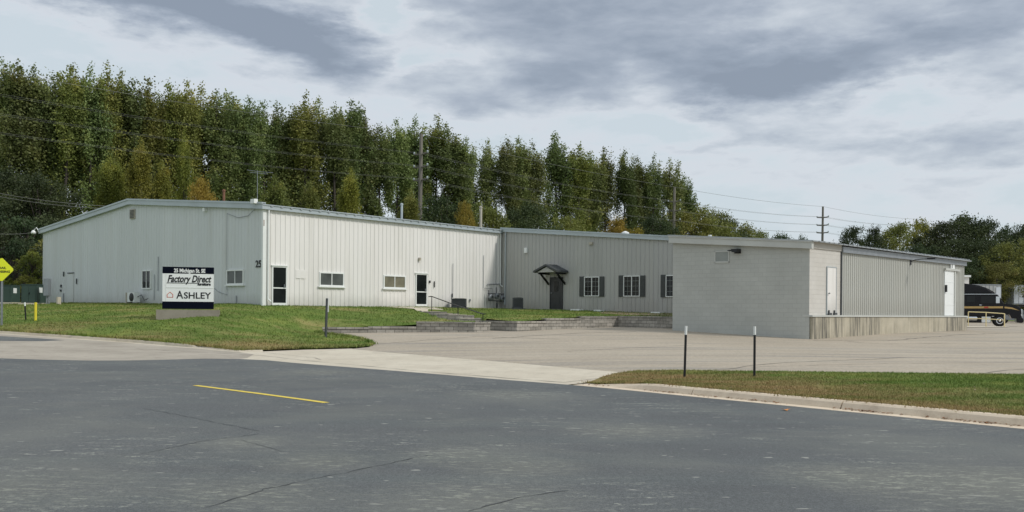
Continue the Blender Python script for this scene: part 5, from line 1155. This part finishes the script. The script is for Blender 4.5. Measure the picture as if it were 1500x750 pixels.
ORD = ['first', 'second', 'third', 'fourth', 'fifth', 'sixth', 'seventh', 'eighth', 'ninth', 'tenth', 'eleventh', 'twelfth', 'thirteenth', 'fourteenth', 'fifteenth', 'sixteenth', 'seventeenth', 'eighteenth', 'nineteenth', 'twentieth', 'twenty-first', 'twenty-second', 'twenty-third', 'twenty-fourth', 'twenty-fifth', 'twenty-sixth', 'twenty-seventh', 'twenty-eighth', 'twenty-ninth', 'thirtieth', 'thirty-first', 'thirty-second', 'thirty-third', 'thirty-fourth', 'thirty-fifth', 'thirty-sixth', 'thirty-seventh', 'thirty-eighth', 'thirty-ninth', 'fortieth', 'forty-first', 'forty-second', 'forty-third', 'forty-fourth', 'forty-fifth']
fx = [5, 30, 52, 74, 95, 112, 130, 156, 178, 200, 222, 250, 270, 292, 318, 338, 362, 388, 410, 430, 447, 466, 490, 510, 530, 560, 585, 606, 638, 660, 685, 712, 742, 762, 782, 817, 845, 866, 888, 912, 935, 957, 982, 1000]
for i, x in enumerate(fx):
    Z = rowZ(x) + rnd.uniform(-3, 3); top = P(x, sky_y(x) - 3 + rnd.uniform(-2, 3), Z); H = top.z - 1.9; tone = M['leafm'] if (90 < x < 300 and i % 3) or i % 8 == 4 else (M['leafy'] if i in (8, 12) else None)
    place_tree(pops[i % 7], Vector((top.x, Z, 1.9)), H, 'poplar in the front row behind the buildings, %s from the left' % ORD[i], group='poplars in the front row', lm=tone, wscale=rnd.uniform(.85, 1.3))
for i in range(12):
    x = -20 + i * 88 + rnd.uniform(-6, 6); Z = rowZ(x) + 9 + rnd.uniform(-3, 3); top = P(x, sky_y(x) + 14 + rnd.uniform(-6, 10), Z)
    place_tree(pops_b[i % 3], Vector((top.x, Z, 1.9)), top.z - 1.9, 'poplar of the rear row, showing only through gaps between the front poplars', group='poplars in the rear row', wscale=rnd.uniform(1.0, 1.3))
# yellowing trees and shrubs in front of the row
def px_tree(pr, x, ytop, Z, label, zb=1.9, **kw):
    top = P(x, ytop, Z); return place_tree(pr, Vector((top.x, Z, zb)), top.z - zb, label, **kw)
spec = [
 (0, 205, 205, 88, M['leafy'], 'yellow-green tree standing in front of the poplars above the left gable slope', .62), (1, 160, 232, 90, M['leafy'], 'smaller yellow-green tree left of the tallest yellow-green one, above the gable slope', .7), (2, 236, 240, 90, M['leafy'], 'yellow-green tree just left of the small orange tree', .6),
 (3, 270, 195, 96, M['leafy'], 'slender yellowing tree high above the gable peak', .38), (1, 295, 264, 84, M['leafo'], 'small orange-yellow tree just above the gable peak', .62), (3, 400, 262, 92, M['leafm'], 'olive tree behind the roof aerial', .9), (2, 455, 268, 94, M['leafm'], 'olive tree above the white roof, left of the yellow shrub', .8),
 (0, 512, 250, 97, M['leafy'], 'yellowish tree in front of the poplars midway along the white roof', .7), (0, 682, 296, 100, M['leafo'], 'narrow yellow-orange tree left of the rusty roof flue', .42), (1, 650, 290, 103, M['leafd'], 'dark green tree right of the tall utility pole', .9), (2, 715, 305, 104, M['leafm'], 'olive tree just behind the rusty roof flue', .9),
 (3, 770, 300, 110, M['leafd'], 'dark green tree above the left end of the grey wing', 1.0), (0, 835, 318, 116, M['leafm'], 'pale olive tree above the middle of the grey wing', 1.0), (1, 902, 323, 118, M['leafo'], 'small orange tree above the grey wing, the left one of two', .9), (2, 930, 335, 118, M['leafo'], 'low orange bush above the grey wing, the right one of two', .9),
 (3, 960, 318, 125, M['leafd'], 'dark tree left of the second utility pole', 1.0), (0, 600, 280, 100, M['leafm'], 'olive tree directly behind the tall utility pole', .8),  
 (3, 60, 258, 84, M['leafd'], 'dark tree behind the far corner of the white warehouse', 1.1), (0, 20, 250, 86, M['leafd'], 'dark tree behind the left transformer box', 1.1)]
for k, x, y, Z, lm, lb, ws_ in spec:
    pp = lm is M['leafy'] or (lm is M['leafm'] and 'olive tree' in lb and x < 700); px_tree(pops[(k * 2) % 7] if pp else broads[k], x, y, Z, lb, name='shade_tree', lm=lm, wscale=(1.5 if pp else 1) * ws_)
spec = [(0, 22, 352, 68, M['leafd'], 'dark shrub behind the left transformer box', 1.0), (1, 48, 370, 67, M['leafy'], 'yellow-green shrub behind the warehouse corner transformer', 1.0), (2, 4, 330, 70, M['leafd'], 'dark shrub at the left edge behind the yellow sign', 1.1), (0, 36, 404, 64, M['leafy'], 'low yellow-green bush just above the transformer boxes', 1.3), (1, 66, 352, 72, M['leafm'], 'olive bush against the far corner of the warehouse', 1.0), (2, 30, 318, 76, M['leafd'], 'tall dark shrub behind the other shrubs at the far left', 1.0), (0, -10, 300, 78, M['leafd'], 'large dark shrub cut by the left edge', 1.0), (0, 60, 318, 80, M['leafd'], 'tall dark shrub touching the warehouse corner', 1.0)]
for k, x, y, Z, lm, lb, ws_ in spec: px_tree(bushes[k], x, y, Z, lb, name='shrub', cat='shrub', lm=lm, wscale=ws_)
spec = [(0, 1022, 300, 165, M['leafm'], 'green tree at the right foot of the poplar row', 1.0), (1, 1045, 312, 168, M['leafm'], 'rounded olive tree, first of the line falling away to the right of the poplars', .9), (2, 1066, 321, 172, M['leafd'], 'rounded dark tree in the line falling away to the right of the poplars', .9), (3, 1090, 331, 176, M['leafm'], 'small olive tree near the right end of the falling line', 1.0), (0, 1108, 340, 180, M['leafm'], 'lowest olive tree ending the falling line above the storeroom', .8), (1, 1005, 312, 160, M['leafm'], 'olive tree behind the second utility pole', 1.0),
 (2, 1142, 344, 190, M['leafd'], 'small dark tree top peeping over the storeroom roof', .9), (3, 1172, 348, 190, M['leafd'], 'tiny dark treetop just left of the third utility pole', .5),
 (0, 1246, 333, 140, M['leafd'], 'sparse grey-green tree right of the third utility pole', .7), (1, 1278, 335, 142, M['leafd'], 'sparse grey-green tree, second to the right of the third utility pole', .6), (2, 1318, 327, 145, M['leafm'], 'olive tree just left of the fourth utility pole', .9), (3, 1352, 324, 150, M['leafy'], 'yellowish tree directly behind the fourth utility pole', .8),
 (0, 1378, 326, 128, M['leafd'], 'large dark tree right of the fourth utility pole', 1.0), (1, 1412, 317, 130, M['leafd'], 'tallest dark tree behind the black truck', 1.1), (2, 1443, 322, 129, M['leafd'], 'large dark tree, right one of the dark group behind the trucks', 1.0), (1, 1395, 352, 122, M['leafd'], 'dark tree low behind the loading door corner', 1.1), (3, 1440, 350, 121, M['leafd'], 'dark tree low behind the grey trailer', 1.1), (3, 1478, 334, 142, M['leafd'], 'dark tree behind the olive one at the right edge', .9), (0, 1508, 328, 140, M['leafd'], 'dark tree cut off by the right edge', .9), (2, 1470, 356, 119, M['leafm'], 'olive rounded tree behind the trailers at the right', 1.15), (1, 1512, 352, 119, M['leafm'], 'olive tree at the right edge above the pale trailer', 1.0), (3, 1350, 360, 124, M['leafd'], 'low dark tree above the dock siding', 1.2), (2, 1418, 380, 118, M['leafd'], 'dark undergrowth tree just above the black truck roof', 1.3), (0, 1460, 385, 116, M['leafm'], 'olive undergrowth tree between the two trailers', 1.2), (1, 1500, 385, 124, M['leafm'], 'olive undergrowth tree behind the pale trailer', 1.3)]
for k, x, y, Z, lm, lb, ws_ in spec: px_tree(broads[k], x, y, Z, lb, zb=.9, name='shade_tree', lm=lm, wscale=ws_)

# ------------------------------------------------------------------ grass blades, litter
def m_blade():
    m, t, b, p = base('grass_blades', .8); b.inputs['Specular IOR Level'].default_value = .2
    c = ramp(t, tn(t, p, .5, 5, .65), [(.30, (.105, .160, .034)), (.52, (.155, .215, .050)), (.72, (.27, .29, .075))])
    dry = tn(t, p, .35, 5, .6, .3, (1, 2.2, 1), -K_ROT); c = mixc(t, ramp(t, dry, [(.50, (0, 0, 0)), (.66, (.8,) * 3)]), c, (.34, .29, .12)); c = drypatch(t, p, c)
    g = tn(t, p, 45, 2, .7); c = mixc(t, ramp(t, tn(t, p, 1.0, 4, .6, .2, (.22, 1.7, 1)), [(.45, (0, 0, 0)), (.62, (.6,) * 3)]), c, (.085, .155, .02)); c = mixc(t, .55, c, ramp(t, g, [(.3, (.3,) * 3), (.7, (.69,) * 3)]), 'OVERLAY'); t.links.new(c, b.inputs['Base Color']); return m
M['blade'] = m_blade()
def blades(name, poly, g, n, h, w, seed, edge_pts=None, ne=0, eh=1.5, dryedge=False, bbox=None):
    rg = np.random.default_rng(seed); pv = [(p[0], p[1]) for p in poly]; xs = [p[0] for p in pv]; ys = [p[1] for p in pv]
    if bbox: x0, x1, y0, y1 = bbox
    else: x0, x1, y0, y1 = min(xs), max(xs), min(ys), max(ys)
    X = rg.uniform(x0, x1, n); Y = rg.uniform(y0, y1, n); ins = np.zeros(n, bool)
    for i in range(len(pv)):
        a, b = pv[i], pv[(i + 1) % len(pv)]
        if a[1] == b[1]: continue
        ins ^= ((a[1] > Y) != (b[1] > Y)) & (X < (b[0] - a[0]) * (Y - a[1]) / (b[1] - a[1]) + a[0])
    X, Y = X[ins], Y[ins]; hh = np.full(len(X), h)
    if edge_pts:
        ep = np.array([(p.x, p.y) for p in resample(edge_pts, .15)]); idx = rg.integers(0, len(ep), ne); X = np.concatenate([X, ep[idx, 0] + rg.normal(0, .06, ne)]); Y = np.concatenate([Y, ep[idx, 1] + rg.normal(0, .06, ne)]); hh = np.concatenate([hh, np.full(ne, h * eh)])
    V = []; Fc = []
    # coarse height cache
    cache = {}
    st_ = .5
    def gz(x, y):
        i, j = math.floor(x / st_), math.floor(y / st_); q = []
        for a in (0, 1):
            for b in (0, 1):
                kk = (i + a, j + b)
                if kk not in cache: cache[kk] = g(kk[0] * st_, kk[1] * st_)
                q.append(cache[kk])
        fx_, fy = x / st_ - i, y / st_ - j; return (q[0] * (1 - fx_) * (1 - fy) + q[2] * fx_ * (1 - fy) + q[1] * (1 - fx_) * fy + q[3] * fx_ * fy)
    for x, y, h_ in zip(X, Y, hh):
        z = gz(x, y); a = rg.uniform(0, 6.28); hs = h_ * rg.uniform(.5, 1.3); lx, ly = rg.normal(0, .5, 2) * hs; dx, dy = math.cos(a) * w, math.sin(a) * w; i = len(V)
        V += [(x - dx, y - dy, z), (x + dx, y + dy, z), (x + lx, y + ly, z + hs)]; Fc.append((i, i + 1, i + 2))
    me = bpy.data.meshes.new(name); me.from_pydata(V, [], Fc); me.materials.append(M['blade']); o = bpy.data.objects.new(name, me); C.objects.link(o)
    return setp(o, kind='stuff')
o = blades('grass_blades', strip_poly, g_strip, 150000, .045, .008, 3, edge_pts=[p for p in back], ne=9000, eh=1.5, bbox=(2, 12.5, 11.5, 24)); setp(o, 'short mown grass of the strip between kerb and parking lot', 'grass')
kb = kback
o = blades('grass_blades', lawn_poly, g_up, 150000, .07, .022, 4, edge_pts=kb + spit[1:], ne=9000, eh=1.6, bbox=(-34, 14, 31, 62)); setp(o, 'short mown grass of the sloping lawn in front of the warehouse', 'grass')
# dead leaves in the gutter
bm = BM(); rr = random.Random(5)
gp = resample(offset_line(ga, .22), .1)
for cx_, n in ((968, 60), (1090, 70), (1020, 20), (1260, 60), (1290, 30), (1380, 40), (1440, 60), (860, 25), (1240, 20)):
    c = hit(cx_, 571 + (cx_ - 900) * .095, g_low); i = min(range(len(gp)), key=lambda k: (gp[k].xy - c.xy).length)
    for _ in range(n):
        p = gp[max(0, min(len(gp) - 1, i + int(rr.gauss(0, 3))))] + Vector((rr.gauss(0, .05), rr.gauss(0, .05), 0)); p.z = g_low(p.x, p.y) + .015 + rr.random() * .02; s = rr.uniform(.012, .03); a = rr.uniform(0, 6.28)
        u = Vector((math.cos(a), math.sin(a), rr.uniform(-.4, .4))) * s; w_ = Vector((-math.sin(a), math.cos(a), rr.uniform(-.4, .4))) * s * .7; bm.faces.new([bm.verts.new(p + q) for q in (-u, w_, u, -w_)])
setp(obj('fallen_leaves', bm, M['leaflitter'], loc=ga[2]), 'brown fallen leaves gathered in the kerb gutter', 'leaves', kind='stuff')
bm = BM()
for k in range(260):
    p = strip_poly[0].lerp(Vector((8, 14, 0)), rr.random()); p = Vector((rr.uniform(2, 11), rr.uniform(12, 22), 0))
    if not inpoly(p.x, p.y, strip_poly): continue
    p.z = g_strip(p.x, p.y) + .035 + rr.random() * .02; q_ = rr.uniform(.012, .028); a = rr.uniform(0, 6.28); u = Vector((math.cos(a), math.sin(a), rr.uniform(-.3, .3))) * q_; w_ = Vector((-math.sin(a), math.cos(a), rr.uniform(-.3, .3))) * q_ * .7
    bm.faces.new([bm.verts.new(p + q) for q in (-u, w_, u, -w_)])
setp(obj('fallen_leaves', bm, M['soil'], loc=ga[3]), 'pale dry leaves scattered over the grass strip', 'leaves', kind='stuff')
c = hit(1151, 602, g_low); bm = BM(); lf = [(0, -.07), (.03, -.03), (.07, -.02), (.04, .01), (.05, .05), (.01, .04), (0, .08), (-.02, .04), (-.06, .05), (-.04, .01), (-.07, -.02), (-.03, -.03)]
top_ = [bm.verts.new(c + Vector((x, y, .012 + abs(x) * .4))) for x, y in lf]; bm.faces.new(top_); r_ = bmesh.ops.extrude_face_region(bm, geom=bm.faces[:]); bmesh.ops.translate(bm, vec=(0, 0, .003), verts=[v for v in r_['geom'] if isinstance(v, bmesh.types.BMVert)])
setp(obj('fallen_leaf', bm, M['orangeleaf'], loc=c), 'single orange leaf lying on the road near the kerb', 'leaf')
